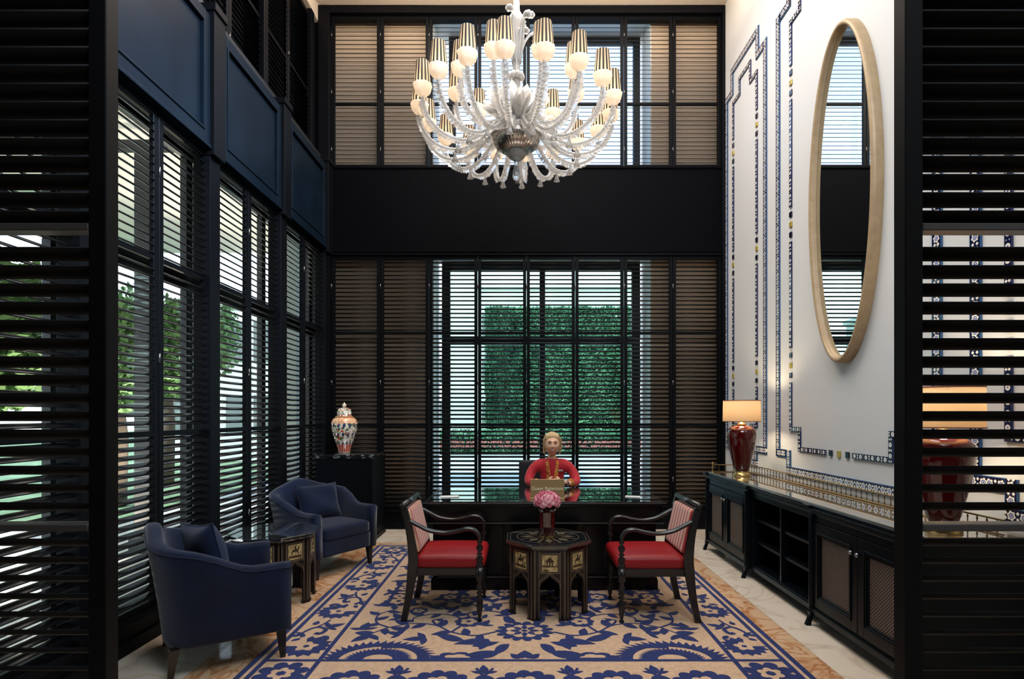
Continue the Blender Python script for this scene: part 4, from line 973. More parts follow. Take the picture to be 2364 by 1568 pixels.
def arm_meshes(path, zc, sc=1.0):
    pts = spline([(r_, 0, z_) for r_, z_ in path], 9)
    L = 0; rad = []
    for i, p in enumerate(pts):
        if i: L += (p - pts[i - 1]).length
        rad.append(.0165 * (1 + .16 * sin(L * 2 * pi / .045)))
    a = MB(); a.tube(pts, rad, 9); arm = a.mesh('arm', [M['cglass']])
    a = MB()
    for i in range(2, len(pts) - 1, 2): a.tube([pts[i] + Vector((0, .0, .0)), pts[i] * .45 + pts[i + 1] * .55], .0048, 5)
    ch_ = a.mesh('inner_chain', [M['wire']])
    # ruffled leaves running along the underside of the arm
    a = MB(); rnd = random.Random(5)
    for i in range(4, len(pts) - 3):
        p = pts[i]; d = (pts[i + 1] - pts[i - 1]).normalized(); nn = Vector((d.z, 0, -d.x))
        if nn.z > 0 and i < len(pts) * .5: nn = -nn
        for s_ in (-1, 1):
            sd = Vector((0, s_, 0)); o_ = (nn * .8 + sd * .8).normalized()
            b0 = p + o_ * .014; w_ = d * .012; ln = .026 + rnd.uniform(0, .008)
            ln *= 1.15; a.add([b0 - w_ * .4, b0 + w_ * .4, b0 + w_ * 1.0 + o_ * ln * .45, b0 + o_ * ln + d * .014, b0 - w_ * .6 + o_ * ln * .45], [(0, 1, 2, 3, 4)], 0, False)
    lf = a.mesh('leaf_ruffle', [M['cglass']])
    R_ = path[-1][0]
    T = Matrix.Translation((R_, 0, zc))
    cup = MB().lathe([(.014, -.02), (.020, 0), (.028, .008), (.050, .018), (.064, .036), (.070, .060), (.076, .084), (.079, .092), (.074, .092), (.066, .064), (.060, .042), (.046, .026), (0, .018)], 24, caps=False, ruff=.045, nr=8, T=T).mesh('cup', [M['cmilk']])
    s_ = MB(); n_ = 28
    for j in range(n_):
        a0, a1 = 2 * pi * j / n_, 2 * pi * (j + 1) / n_
        z0, z1 = .092, .282
        for (ra, za), (rb, zb) in (((.070, z0), (.062, (z0 + z1) / 2)), ((.062, (z0 + z1) / 2), (.053, z1))):
            s_.add([T @ Vector((ra * cos(a0), ra * sin(a0), za)), T @ Vector((ra * cos(a1), ra * sin(a1), za)), T @ Vector((rb * cos(a1), rb * sin(a1), zb)), T @ Vector((rb * cos(a0), rb * sin(a0), zb))], [(0, 1, 2, 3)], (j // 1) % 2, False)
    sh = s_.mesh('lamp_shade', [M['st_l'], M['st_d']])
    bu = MB().lathe([(0, .03), (.008, .03), (.008, .10), (.012, .115), (.012, .14), (.004, .165), (0, .166)], 10, caps=False, T=T).mesh('bulb', [M['bulb']])
    return arm, ch_, lf, cup, sh, bu
outer = arm_meshes([(.13, 4.045), (.22, 4.03), (.32, 3.94), (.42, 3.865), (.54, 3.835), (.67, 3.86), (.77, 3.93), (.83, 4.03), (.85, 4.12)], 4.13)
inner = arm_meshes([(.06, 4.10), (.14, 4.09), (.26, 4.03), (.38, 4.02), (.47, 4.08), (.53, 4.20), (.55, 4.32)], 4.335)
def arms(ms, n_, a0, R_, zc, dips):
    for i in range(n_):
        an = R(a0 + 360 / n_ * i)
        # angle measured clockwise from the viewer's side
        rz = an - pi / 2
        arm = inst('arm', ms[0], ch, (0, 0, 0), (0, 0, rz))
        inst('inner_chain', ms[1], arm)
        inst('leaf_ruffle', ms[2], arm); inst('cup', ms[3], arm); inst('lamp_shade', ms[4], arm); inst('bulb', ms[5], arm)
        for r_, z_ in dips: inst('drop', DROP, arm, (r_, 0, z_), (0, 0, 0), (1.5, 1.5, 1.5))
        L = bpy.data.lights.new('candle_bulb_light', 'POINT'); L.energy = 6.0; L.color = (1, .86, .68); L.shadow_soft_size = .012
        lo = bpy.data.objects.new('candle_bulb_light', L); COL.objects.link(lo); lo.parent = ch
        lo.location = (R_ * cos(rz), R_ * sin(rz), zc + .075)
arms(outer, 18, -5.4, .85, 4.13, [(.54, 3.815)])
arms(inner, 9, -19, .55, 4.335, [])
# fan of clear leaves around the stem and hooked blossoms above
lm = MB()
for k in range(7):
    u = k / 6
pts = []
def big_leaf():
    m = MB(); n_ = 8; rows = []
    for i in range(n_ + 1):
        t_ = i / n_; r_ = .05 + .23 * t_ ** 1.3; z_ = .0 + .36 * t_ - .10 * t_ * t_; w_ = .052 * sin(pi * min(1, t_ * .92 + .08)) ** .7 + .004
        rows.append([(r_ + .02 * abs(q), q * w_ * (1 + .12 * (i % 2)), z_ - .02 * abs(q)) for q in (-1, -.5, 0, .5, 1)])
    m.loft(rows, closed=False, caps=False); return m.mesh('leaf_spray', [M['cglass']])
BLF = big_leaf()
for i in range(14): inst('leaf_spray', BLF, ch, (0, 0, 4.06 + .03 * (i % 2)), (0, 0, 2 * pi * i / 14 + .1), (1, 1, 1 - .25 * (i % 2)))
for i in range(18): inst('leaf_spray', BLF, ch, (0, 0, 4.08), (0, 0, 2 * pi * i / 18 + .3), (1.25 - .2 * (i % 3), .9, .55 + .12 * (i % 3)))
def hook(an, hh, rr):
    d = Vector((cos(an), sin(an), 0)); o_ = inst('hook', None, ch) if False else None
    p = spline([(d * .03) + Vector((0, 0, 4.62)), d * .06 + Vector((0, 0, 4.78)), d * (rr * .6) + Vector((0, 0, hh - .04)), d * rr * .95 + Vector((0, 0, hh)), d * (rr * 1.12) + Vector((0, 0, hh - .03))], 6)
    m = MB(); m.tube(p, .011, 8); hk = m.build('hook', M['cglass'], ch)
    m = MB(); e = p[-1]
    for k in range(6):
        a = 2 * pi * k / 6; q = e + Vector((.022 * cos(a), .022 * sin(a), -.01)); m.lathe([(.0, -.022), (.014, -.012), (.017, .0), (.012, .014), (0, .02)], 8, q, caps=False)
    m.lathe([(0, -.02), (.014, -.01), (.014, .012), (0, .02)], 8, e, caps=False); m.build('glass_blossom', M['cglass'], hk)
for i, (an, hh, rr) in enumerate([(-20, 5.06, .12), (10, 4.92, .19), (60, 5.05, .15), (150, 5.03, .20), (200, 4.95, .20), (250, 5.04, .15), (300, 4.98, .17)]): hook(R(an), hh, rr)
m = MB()
for i in range(9):
    a = 2 * pi * i / 9; m.lathe([(.0, -.03), (.022, -.02), (.026, .0), (.016, .03), (0, .035)], 8, (.05 * cos(a), .05 * sin(a), 4.50), caps=False)
m.build('glass_blossom', M['cglass'], ch)
# ================================================================== RUG
CXR, CYR = (RX0 + RX1) / 2, (RY0 + RY1) / 2
rug = thing('floor_rug', 'large beige rug with blue floral scrolls under the desk, table and red chairs', 'rug', (0, 0, 0))
box(RX0, RX1, RY0, RY1, 0.0, .010).build('rug_field', M['rug_b'], rug, bevel=.004)
Z0 = .0102
class Pat:
    def __init__(s): s.r = random.Random(2); s.n = MB(); s.b = MB(); s.n2 = MB()
    def poly(s, pts, lay=0):
        z = Z0 + .0008 * (lay + 1) + s.r.uniform(0, .0006); mb = (s.n, s.b, s.n2)[lay]
        mb.add([(p[0], p[1], z) for p in pts], [tuple(range(len(pts)))])
P_ = Pat()
IX0, IX1, IY0, IY1 = -1.20, 1.285, 3.43, 6.02
def rect(x0, x1, y0, y1, lay=0): P_.poly([(x0, y0), (x1, y0), (x1, y1), (x0, y1)], lay)
def inset_line(d, w_):
    x0, x1, y0, y1 = RX0 + d, RX1 - d, RY0 + d, RY1 - d
    rect(x0, x1, y0, y0 + w_); rect(x0, x1, y1 - w_, y1); rect(x0, x0 + w_, y0 + w_, y1 - w_); rect(x1 - w_, x1, y0 + w_, y1 - w_)
inset_line(.0, .036); inset_line(.060, .032)
lw_ = .030
rect(IX0 - lw_, IX0, RY0 + .08, RY1 - .08); rect(IX1, IX1 + lw_, RY0 + .08, RY1 - .08)
rect(RX0 + .08, RX1 - .08, IY0 - lw_, IY0); rect(RX0 + .08, RX1 - .08, IY1, IY1 + lw_)
class Fr:
    """2D frame: origin, angle, mirror, scale"""
    def __init__(s, ox, oy, a=0, mir=1, sc=1): s.o = (ox, oy); s.c = cos(a); s.s = sin(a); s.m = mir; s.k = sc
    def __call__(s, p):
        x, y = p[0] * s.k, p[1] * s.k * s.m
        return (s.o[0] + x * s.c - y * s.s, s.o[1] + x * s.s + y * s.c)
def leaf(F, x, y, a, L, w_, lay=0, curl=.15):
    n_ = 7; up, dn = [], []; L *= 1.18; w_ *= 1.38
    for i in range(n_ + 1):
        t_ = i / n_; h = w_ / 2 * sin(pi * t_ ** .8) ; cy_ = curl * L * sin(pi * t_ * .5) * t_
        up.append((t_ * L, cy_ + h)); dn.append((t_ * L, cy_ - h))
    pts = up + dn[::-1][1:-1]
    P_.poly([F((x + px * cos(a) - py * sin(a), y + px * sin(a) + py * cos(a))) for px, py in pts], lay)
def ribbon(F, pts, w0, w1=None, lay=0, n_=8):
    p = spline([(q[0], q[1], 0) for q in pts], n_); w1 = w0 if w1 is None else w1; w0 *= 1.5; w1 *= 1.5; a_, b_ = [], []
    for i, q in enumerate(p):
        d = (p[min(i + 1, len(p) - 1)] - p[max(i - 1, 0)]).normalized(); w_ = (w0 + (w1 - w0) * i / (len(p) - 1)) / 2
        a_.append(F((q.x - d.y * w_, q.y + d.x * w_))); b_.append(F((q.x + d.y * w_, q.y - d.x * w_)))
    for i in range(len(p) - 1): P_.poly([a_[i], a_[i + 1], b_[i + 1], b_[i]], lay)
    return p
def scallop(F, x, y, r, n_, dep=.18, lay=0, ph=0, sharp=1, a0=0, a1=2 * pi, sq=1.0):
    pts = []; N = 6 * n_
    full = abs(a1 - a0 - 2 * pi) < 1e-6
    for i in range(N if full else N + 1):
        a = a0 + (a1 - a0) * i / N; q = abs(sin((a + ph) * n_ / 2 * (2 * pi / (a1 - a0) if False else 1))) ** sharp
        rr = r * (1 - dep + dep * q); pts.append(F((x + rr * cos(a), y + rr * sin(a) * sq)))
    P_.poly(pts, lay)
def sprig(F, x, y, a, L, side=1):
    """pointed bud with two side leaves"""
    leaf(F, x, y, a, L, L * .42, curl=.1 * side); leaf(F, x, y, a + .9, L * .72, L * .30, curl=.3); leaf(F, x, y, a - .9, L * .72, L * .30, curl=-.3)
def rosette(F, x, y, r, petals=6, out=11):
    scallop(F, x, y, r, out, .20, 0, .3, .8); scallop(F, x, y, r * .60, petals, .30, 1, 0, .7); scallop(F, x, y, r * .17, 5, .1, 2)
def border(ox, oy, a, L, mir, depth, units):
    """repeating border run, local x along, y 0..depth"""
    u = L / units; h = depth / 2
    for i in range(units):
        F = Fr(ox + cos(a) * u * i, oy + sin(a) * u * i, a, mir)
        s_ = 1 if i % 2 == 0 else -1
        # saw-edged open rosette
        cx_ = u * .30; r = min(u * .30, depth * .45)
        pts = []
        for k in range(26):
            t_ = k / 25 * 2 * pi * .80 - .1 * pi; tooth = (k % 2) * .26 * r
            pts.append((cx_ + (r + tooth) * cos(t_), h + (r + tooth) * sin(t_) * s_))
        for k in range(26)[::-1]:
            t_ = k / 25 * 2 * pi * .80 - .1 * pi; q = r * (.50 + .10 * cos(5 * t_)); pts.append((cx_ + q * cos(t_), h + q * sin(t_) * s_))
        for k in range(25):
            P_.poly([F(pts[k]), F(pts[k + 1]), F(pts[51 - k - 1]), F(pts[51 - k])], 0)
        scallop(F, cx_, h, r * .16, 5, .2, 0)
        # S scroll between rosettes with leaves
        q = ribbon(F, [(u * .52, h - s_ * depth * .30), (u * .66, h - s_ * depth * .36), (u * .80, h - s_ * depth * .16), (u * .74, h + s_ * depth * .10), (u * .62, h + s_ * depth * .06), (u * .64, h - s_ * depth * .08)], .012, .026)
        sprig(F, u * .80, h + s_ * depth * .08, s_ * .9, depth * .38); sprig(F, u * .62, h - s_ * depth * .34, -s_ * 2.4, depth * .26)
        leaf(F, u * .56, h + s_ * depth * .16, s_ * 2.2, depth * .26, depth * .12)
        leaf(F, u * .86, h - s_ * depth * .26, -s_ * .2, depth * .24, depth * .12)
        leaf(F, u * .50, h - s_ * depth * .30, pi + s_ * .6, depth * .2, depth * .1)
        ribbon(F, [(u * .80, h - s_ * depth * .16), (u * .92, h - s_ * depth * .05), (u * 1.02, h)], .012)
e = .10
border(RX0 + e, IY0, pi / 2, IY1 - IY0, -1, (IX0 - lw_) - (RX0 + e), 4)
border(RX1 - e, IY0, pi / 2, IY1 - IY0, 1, (RX1 - e) - (IX1 + lw_), 4)
def bigborder(ox, oy, L, depth, mir, units):
    u = L / units
    for i in range(units):
        F = Fr(ox + u * i, oy, 0, mir)
        scallop(F, u * .5, depth * .02, u * .40, 13, .16, 0, 0, .8, a0=0.0, a1=pi + 1e-3, sq=1.0)
        scallop(F, u * .5, depth * .10, u * .19, 7, .24, 1, 0, .7); scallop(F, u * .5, depth * .16, u * .05, 5, .2, 2)
        if i < units - 1:
            sprig(F, u, depth * .50, pi / 2, depth * .30); leaf(F, u, depth * .45, -pi / 2 + .5, depth * .34, depth * .12); leaf(F, u, depth * .45, -pi / 2 - .5, depth * .34, depth * .12)
            ribbon(F, [(u * .90, depth * .72), (u * .96, depth * .50), (u, depth * .45), (u * 1.04, depth * .50), (u * 1.10, depth * .72)], .012)
bigborder(IX0, RY0 + e, IX1 - IX0, IY0 - lw_ - RY0 - e, 1, 5)
bigborder(IX0, RY1 - e, IX1 - IX0, RY1 - e - IY1 - lw_, -1, 5)
for xx in ((RX0 + e + IX0 - lw_) / 2, (RX1 - e + IX1 + lw_) / 2):
    for yy in ((RY0 + e + IY0 - lw_) / 2, (RY1 - e + IY1 + lw_) / 2):
        F = Fr(xx, yy); scallop(F, 0, 0, .155, 8, .30, 0, 0, .6); scallop(F, 0, 0, .075, 6, .3, 1); scallop(F, 0, 0, .03, 6, .2, 2)
mx_ = (IX0 + IX1) / 2
def half_field(F):
    """one mirrored quarter of the field; local origin at medallion centre, x sideways, y away from the centre line"""
    w_ = .013
    # serpentine stem leaving the medallion, big spirals with leaves
    def vine(pts, leaves, w0=.014, w1=.008):
        p = ribbon(F, pts, w0, w1); n_ = len(p)
        for i, (t_, s_, L) in enumerate(leaves):
            k = min(n_ - 2, int(t_ * n_)); d = p[k + 1] - p[k]; a = math.atan2(d.y, d.x) + s_ * .75
            leaf(F, p[k].x, p[k].y, a, L, L * .46, curl=.22 * s_)
    vine([(.20, -.02), (.34, -.08), (.50, -.02), (.62, .10), (.78, .14), (.95, .06), (1.05, -.06)], [(.12, -1, .10), (.22, 1, .11), (.34, -1, .12), (.46, 1, .12), (.58, -1, .11), (.70, 1, .12), (.84, -1, .10), (.95, 1, .11)])
    vine([(.50, -.02), (.44, .14), (.50, .28), (.66, .33), (.80, .26), (.80, .16)], [(.2, 1, .10), (.4, 1, .11), (.55, -1, .09), (.7, 1, .11), (.9, 1, .08)])
    vine([(.62, .10), (.66, .20), (.58, .24)], [(.7, 1, .07)])
    vine([(.10, .24), (.18, .36), (.32, .40), (.42, .34), (.38, .24), (.28, .25)], [(.15, 1, .10), (.3, 1, .11), (.45, -1, .09), (.6, 1, .10), (.8, 1, .08), (.95, -1, .07)])
    vine([(.95, .06), (1.06, .16), (1.08, .32), (.98, .44)], [(.2, -1, .10), (.4, 1, .10), (.6, -1, .10), (.8, 1, .10), (.95, -1, .09)])
    vine([(.32, .40), (.40, .54), (.58, .60), (.74, .52), (.86, .58)], [(.1, 1, .1), (.25, -1, .1), (.4, 1, .1), (.55, -1, .1), (.7, 1, .11), (.9, -1, .1)])
    vine([(0, .52), (.10, .58), (.22, .56), (.30, .66), (.42, .74)], [(.2, 1, .1), (.4, -1, .1), (.6, 1, .1), (.85, -1, .1)])
    # star flowers
    rosette(F, .60, -.26 + .50, .085, 5, 9) if False else None
    rosette(F, .40, .125 + .05, .105, 5, 9); rosette(F, 1.00, .62, .12, 6, 10); rosette(F, .80, .40, .075, 5, 8); rosette(F, .60, .72, .10, 6, 9)
    for (x0, y0, a0, L0) in ((.30, .10, 1.9, .10), (.52, .42, .4, .11), (.70, .46, 2.2, .10), (.90, .24, .8, .11), (1.12, .02, 1.5, .12), (.20, .50, -.4, .10), (.66, -.12, -.3, .13), (.84, -.06, .3, .10), (1.10, .50, 1.7, .11), (.48, .86, .6, .12), (.86, .82, 1.2, .12), (.20, .78, 2.0, .12), (1.12, .84, 2.4, .11), (.04, .70, 1.5, .12), (.10, .95, .7, .12), (.34, .98, 2.2, .12), (.62, .98, .4, .12), (.92, 1.02, 1.9, .12), (1.12, 1.1, 2.8, .1)):
        sprig(F, x0, y0, a0, L0)
    rosette(F, .16, .90, .08, 5, 8); rosette(F, 1.02, .95, .09, 6, 9); rosette(F, .46, 1.06, .09, 5, 9)
    sprig(F, 1.04, -.06, -1.0, .14); sprig(F, .82, .02, .3, .12); sprig(F, .13, .30, 1.2, .11)
    leaf(F, .24, -.14, -.5, .20, .075); leaf(F, .24, -.14, -1.1, .15, .06, curl=-.2); leaf(F, .40, -.16, .2, .20, .07, curl=.3); leaf(F, .07, .14, .9, .14, .06)
for my in (1, -1):
    for s_ in (1, -1):
        # front half is measured; back half mirrored about the desk line
        yc = 3.88 if my == 1 else IY0 + IY1 - 3.88
        class FF:
            pass
        F = (lambda s_, my, yc: (lambda p: (mx_ - .01 + s_ * p[0], yc + my * p[1])))(s_, my, yc)
        half_field(F)
        # palmette fans in the corners, rows of saw teeth
        cx_, cy_ = .90, -.45
        for r1, r2, lay in ((.34, .24, 0), (.20, .09, 0)):
            N = 22
            for k in range(N):
                a0, a1 = pi * k / N, pi * (k + 1) / N; am = (a0 + a1) / 2
                P_.poly([F((cx_ + r2 * cos(a0), cy_ + r2 * .78 * sin(a0))), F((cx_ + r1 * .9 * cos(a0), cy_ + r1 * .70 * sin(a0))), F((cx_ + r1 * 1.06 * cos(am + .05), cy_ + r1 * .84 * sin(am + .05))), F((cx_ + r1 * .9 * cos(a1), cy_ + r1 * .70 * sin(a1))), F((cx_ + r2 * cos(a1), cy_ + r2 * .78 * sin(a1)))], 0)
        ribbon(F, [(.60, -.43), (.66, -.33), (.78, -.27), (.92, -.27)], .016, .03)
        # half rosettes on the inner edge line
        scallop(F, .42, -.45, .17, 9, .18, 0, 0, .8, 0, pi + 1e-3, .62); scallop(F, .42, -.43, .085, 5, .25, 1, 0, .8, 0, pi + 1e-3, .62)
        leaf(F, .16, -.34, -.5, .22, .085); leaf(F, .02, -.44, pi / 2, .10, .05); leaf(F, .03, -.44, .7, .08, .04)
        leaf(F, .10, -.22, -.75, .16, .06, curl=-.3); leaf(F, .34, -.26, 2.6, .16, .06)
    F = (lambda my, yc: (lambda p: (mx_ - .01 + p[0], yc + my * p[1])))(my, yc)
    scallop(F, 0, 0, .205, 15, .22, 0, 0, .7, sq=.86); scallop(F, 0, 0, .135, 8, .22, 1, 0, .8, sq=.86)
    for k in range(8): a = 2 * pi * k / 8; leaf(F, .03 * cos(a), .03 * sin(a) * .86, a, .065, .030, 2, 0)
    scallop(F, 0, 0, .022, 6, .2, 2)
P_.n.build('rug_pattern', M['rug_n'], rug)['kind'] = 'stuff'
P_.b.build('rug_pattern_beige', M['rug_b'], rug)['kind'] = 'stuff'
P_.n2.build('rug_pattern_blue_centres', M['rug_n'], rug)['kind'] = 'stuff'
# ================================================================== PERSON
per = thing('person', 'smiling seated person with blonde hair and red jacket with orange trim, behind the desk', 'person', (.335, 5.86, 0))
def skin(joints, edges, root=0, lev=2):
    """grow a tapered continuous surface over a skeleton; returns verts, faces in local space"""
    me = bpy.data.meshes.new('sk'); me.from_pydata([j[:3] for j in joints], edges, []); me.update()
    o = bpy.data.objects.new('sk', me); COL.objects.link(o)
    o.modifiers.new('k', 'SKIN').use_smooth_shade = True
    for i, j in enumerate(joints):
        r_ = j[3]; me.skin_vertices[0].data[i].radius = (r_, r_) if not hasattr(r_, '__len__') else r_
        me.skin_vertices[0].data[i].use_root = (i == root)
    s_ = o.modifiers.new('s', 'SUBSURF'); s_.levels = lev; s_.render_levels = lev
    dg = bpy.context.evaluated_depsgraph_get(); ev = o.evaluated_get(dg); m2 = bpy.data.meshes.new_from_object(ev)
    out = ([tuple(v.co) for v in m2.vertices], [tuple(p.vertices) for p in m2.polygons])
    bpy.data.objects.remove(o); bpy.data.meshes.remove(m2); bpy.data.meshes.remove(me)
    return out
# person faces -Y.  shoulders z 1.03, elbows resting near the desk edge, forearms forward on the desk, hands clasped
body = MB()
SH = .165
arm_j = lambda s_: [(s_ * (SH - .015), .02, .985, .040), (s_ * .222, -.02, .895, .036), (s_ * .245, -.10, .80, .037), (s_ * .17, -.245, .815, .031), (s_ * .085, -.345, .838, .024), (s_ * .045, -.385, .852, .027)]
J = [(0, .03, .52, (.14, .10)), (0, .04, .66, (.095, .070)), (0, .04, .82, (.095, .068)), (0, .03, .93, (.10, .062)), (0, .025, 1.025, (.07, .056)), (0, .010, 1.07, .043), (0, -.004, 1.11, .043)]
E = [(i, i + 1) for i in range(6)]
for s_ in (-1, 1):
    b0 = len(J); J += arm_j(s_); E += [(3, b0)] + [(b0 + i, b0 + i + 1) for i in range(5)]
    b0 = len(J); J += [(s_ * .085, -.02, .53, .085), (s_ * .09, -.30, .53, .070), (s_ * .09, -.42, .50, .058), (s_ * .09, -.42, .28, .048), (s_ * .09, -.40, .07, .032), (s_ * .09, -.50, .035, .030)]; E += [(0, b0)] + [(b0 + i, b0 + i + 1) for i in range(5)]
v, f = skin(J, E); body.add(v, f, 0, True)
# fingers of two interlaced hands
for s_ in (-1, 1):
    for k in range(4):
        x0, y0, z0 = s_ * .050, -.395 + .004 * k, .872 - .019 * k + (.006 if s_ > 0 else 0)
        L = (.9, 1.0, .96, .78)[k]
        jj = [(x0, y0 + .01, z0, .0095), (x0 - s_ * .030 * L, y0 - .028, z0 + .004, .009), (x0 - s_ * .058 * L, y0 - .026, z0 - .001, .008), (x0 - s_ * .072 * L, y0 - .006, z0 - .006, .0065)]
        v, f = skin(jj, [(0, 1), (1, 2), (2, 3)], lev=1); body.add(v, f, 0, True)
    jj = [(s_ * .055, -.375, .872, .011), (s_ * .036, -.392, .893, .0105), (s_ * .012, -.402, .898, .008)]
    v, f = skin(jj, [(0, 1), (1, 2)], lev=1); body.add(v, f, 0, True)
# head: sculpted ovoid with brow, sockets, nose, cheeks, chin and lips
HC = Vector((0, -.02, 1.196)); HS = 1.09
def head():
    n1, n2 = 56, 44; vs = []; fs = []
    for i in range(n2 + 1):
        ph = -pi / 2 + pi * i / n2
        for j in range(n1):
            th = 2 * pi * j / n1
            d = Vector((cos(ph) * sin(th), -cos(ph) * cos(th), sin(ph)))     # th=0 faces -Y
            x_, y_, z_ = d.x * .072, d.y * .090, d.z * .108
            fr = max(0, -d.y)
            if z_ < 0:    # jaw narrows
                k = (-z_ / .108); x_ *= 1 - .24 * k ** 1.6; y_ = y_ * (1 - .20 * k ** 1.5) - .006 * k * fr
            g = lambda cx_, cz_, sx_, sz_: math.exp(-((x_ - cx_) / sx_) ** 2 - ((z_ - cz_) / sz_) ** 2) * (1 if d.y < 0 else 0)
            y_ += .009 * (g(-.028, .008, .016, .012) + g(.028, .008, .016, .012))            # eye sockets
            y_ -= .006 * g(0, .030, .045, .012)                                               # brow
            y_ -= .020 * g(0, -.022, .009, .014) + .010 * g(0, -.002, .007, .020)             # nose
            y_ -= .006 * (g(-.036, -.026, .016, .014) + g(.036, -.026, .016, .014))           # cheeks
            y_ -= .004 * g(0, -.055, .022, .009); y_ -= .008 * g(0, -.088, .018, .014)        # mouth, chin
            vs.append((x_ * HS + HC.x, y_ * HS + HC.y, z_ * HS + HC.z))
    for i in range(n2):
        for j in range(n1):
            k = (j + 1) % n1; fs.append((i * n1 + j, i * n1 + k, (i + 1) * n1 + k, (i + 1) * n1 + j))
    body.add(vs, fs, 0, True)
head()
for s_ in (-1, 1): body.lathe([(0, -.028), (.010, -.022), (.013, 0), (.015, .018), (.009, .028), (0, .030)], 10, (HC.x + s_ * .077, HC.y + .008, HC.z - .006), caps=False)
bo = body.build('body', M['skin'], per)
rm = bo.modifiers.new('r', 'REMESH'); rm.mode = 'VOXEL'; rm.voxel_size = .0045; rm.use_smooth_shade = True
sm = bo.modifiers.new('sm', 'SMOOTH'); sm.factor = .5; sm.iterations = 2
# face details
for s_ in (-1, 1):
    e_ = MB(); e_.lathe([(0, -.0075), (.006, -.005), (.008, 0), (.006, .005), (0, .0075)], 12, caps=False, T=Matrix.Translation(HC + HS * Vector((s_ * .027, -.0765, .008))) @ Matrix.Scale(1.7, 4, (1, 0, 0)) @ Matrix.Scale(.62, 4, (0, 0, 1)))
    e_.build('eyeball', M['teeth'], per)
    MB().lathe([(0, -.003), (.0042, -.002), (.0048, 0), (.0042, .002), (0, .003)], 12, caps=False, T=Matrix.Translation(HC + HS * Vector((s_ * .027, -.0822, .0075))) @ Matrix.Rotation(pi / 2, 4, 'X')).build('iris', M['eye'], per)
    MB().tube([HC + HS * Vector((s_ * .013, -.0815, .009)), HC + HS * Vector((s_ * .027, -.0855, .0135)), HC + HS * Vector((s_ * .041, -.0765, .008))], [.0012, .002, .0012], 6).build('eyelash', M['eye'], per)
    MB().tube([HC + HS * Vector((s_ * .013, -.091, .026)), HC + HS * Vector((s_ * .028, -.089, .031)), HC + HS * Vector((s_ * .043, -.079, .025))], [.0022, .003, .0015], 6).build('eyebrow', M['brow'], per)
MB().tube([HC + HS * Vector((x_, -.0935 + abs(x_) * .42 + x_ * x_ * 4, -.0535 + x_ * x_ * 11)) for x_ in (-.027, -.018, -.009, 0, .009, .018, .027)], [.0015, .0045, .006, .0062, .006, .0045, .0015], 8).build('lips', M['lips'], per)
MB().tube([HC + HS * Vector((x_, -.0985 + abs(x_) * .40 + x_ * x_ * 4, -.0528 + x_ * x_ * 11)) for x_ in (-.017, -.009, 0, .009, .017)], [.0012, .0026, .003, .0026, .0012], 8).build('teeth', M['teeth'], per)
# hair: cap swept back from the forehead with loose curls at the sides
hm = MB()
def haircap():
    n1, n2 = 48, 26; vs = []; fs = []
    for i in range(n2 + 1):
        for j in range(n1):
            th = 2 * pi * j / n1; front = (1 + cos(th)) / 2      # 1 in front
            lo_ = -.62 + 1.36 * front ** 1.1                      # hairline latitude
            ph = lo_ + (pi / 2 - lo_) * i / n2
            d = Vector((cos(ph) * sin(th), -cos(ph) * cos(th), sin(ph)))
            k = 1.03 + .03 * sin(th * 11 + i * .4) * .5 + .05 * max(0, sin(ph)) + .035 * abs(sin(th)) * (1 - i / n2)
            vs.append((HC.x + d.x * .080 * k, HC.y + .004 + d.y * .098 * k, HC.z + .004 + d.z * .116 * k))
    for i in range(n2):
        for j in range(n1): q = (j + 1) % n1; fs.append((i * n1 + j, i * n1 + q, (i + 1) * n1 + q, (i + 1) * n1 + j))
    hm.add(vs, fs, 0, True)
haircap()
rnd = random.Random(4)
def strand(p, r_):
    p = spline(p, 7); n_ = len(p); hm.tube(p, [r_ * (.25 + .75 * sin(pi * min(1, (i + .5) / n_)) ** .5) for i in range(n_)], 6)
for s_ in (-1, 1):
    for k in range(12):
        z1 = HC.z + .062 - k * .012; w0 = .068 + .008 * sin(k * 2.1)
        p0 = Vector((s_ * w0, -.050 + .008 * k * .6, z1))
        strand([p0 + Vector((-s_ * .012, .0, .035)), p0 + Vector((s_ * .010, -.006, .010)), p0 + Vector((s_ * (.016 + rnd.uniform(-.004, .006)), 0, -.020)), p0 + Vector((s_ * rnd.uniform(.0, .012), .010, -.045))], .0065)
for k in range(34):
    a = -1.35 + k * .082; b0 = HC + Vector((.072 * sin(a), -.080 * cos(a) + .004, .080 - .018 * abs(sin(a)))); q = rnd.uniform(-.004, .004)
    strand([b0 + Vector((0, -.002, -.004)), b0 + Vector((-.004 * sin(a), .012, .022 + q)), b0 + Vector((-.012 * sin(a) + q, .055, .038 + q)), b0 + Vector((-.03 * sin(a), .115, .020))], .0062)
hm.lathe([(0, -.045), (.035, -.03), (.045, 0), (.035, .03), (0, .042)], 14, HC + Vector((0, .105, .02)), caps=False)
hm.build('hair', M['hair'], per)
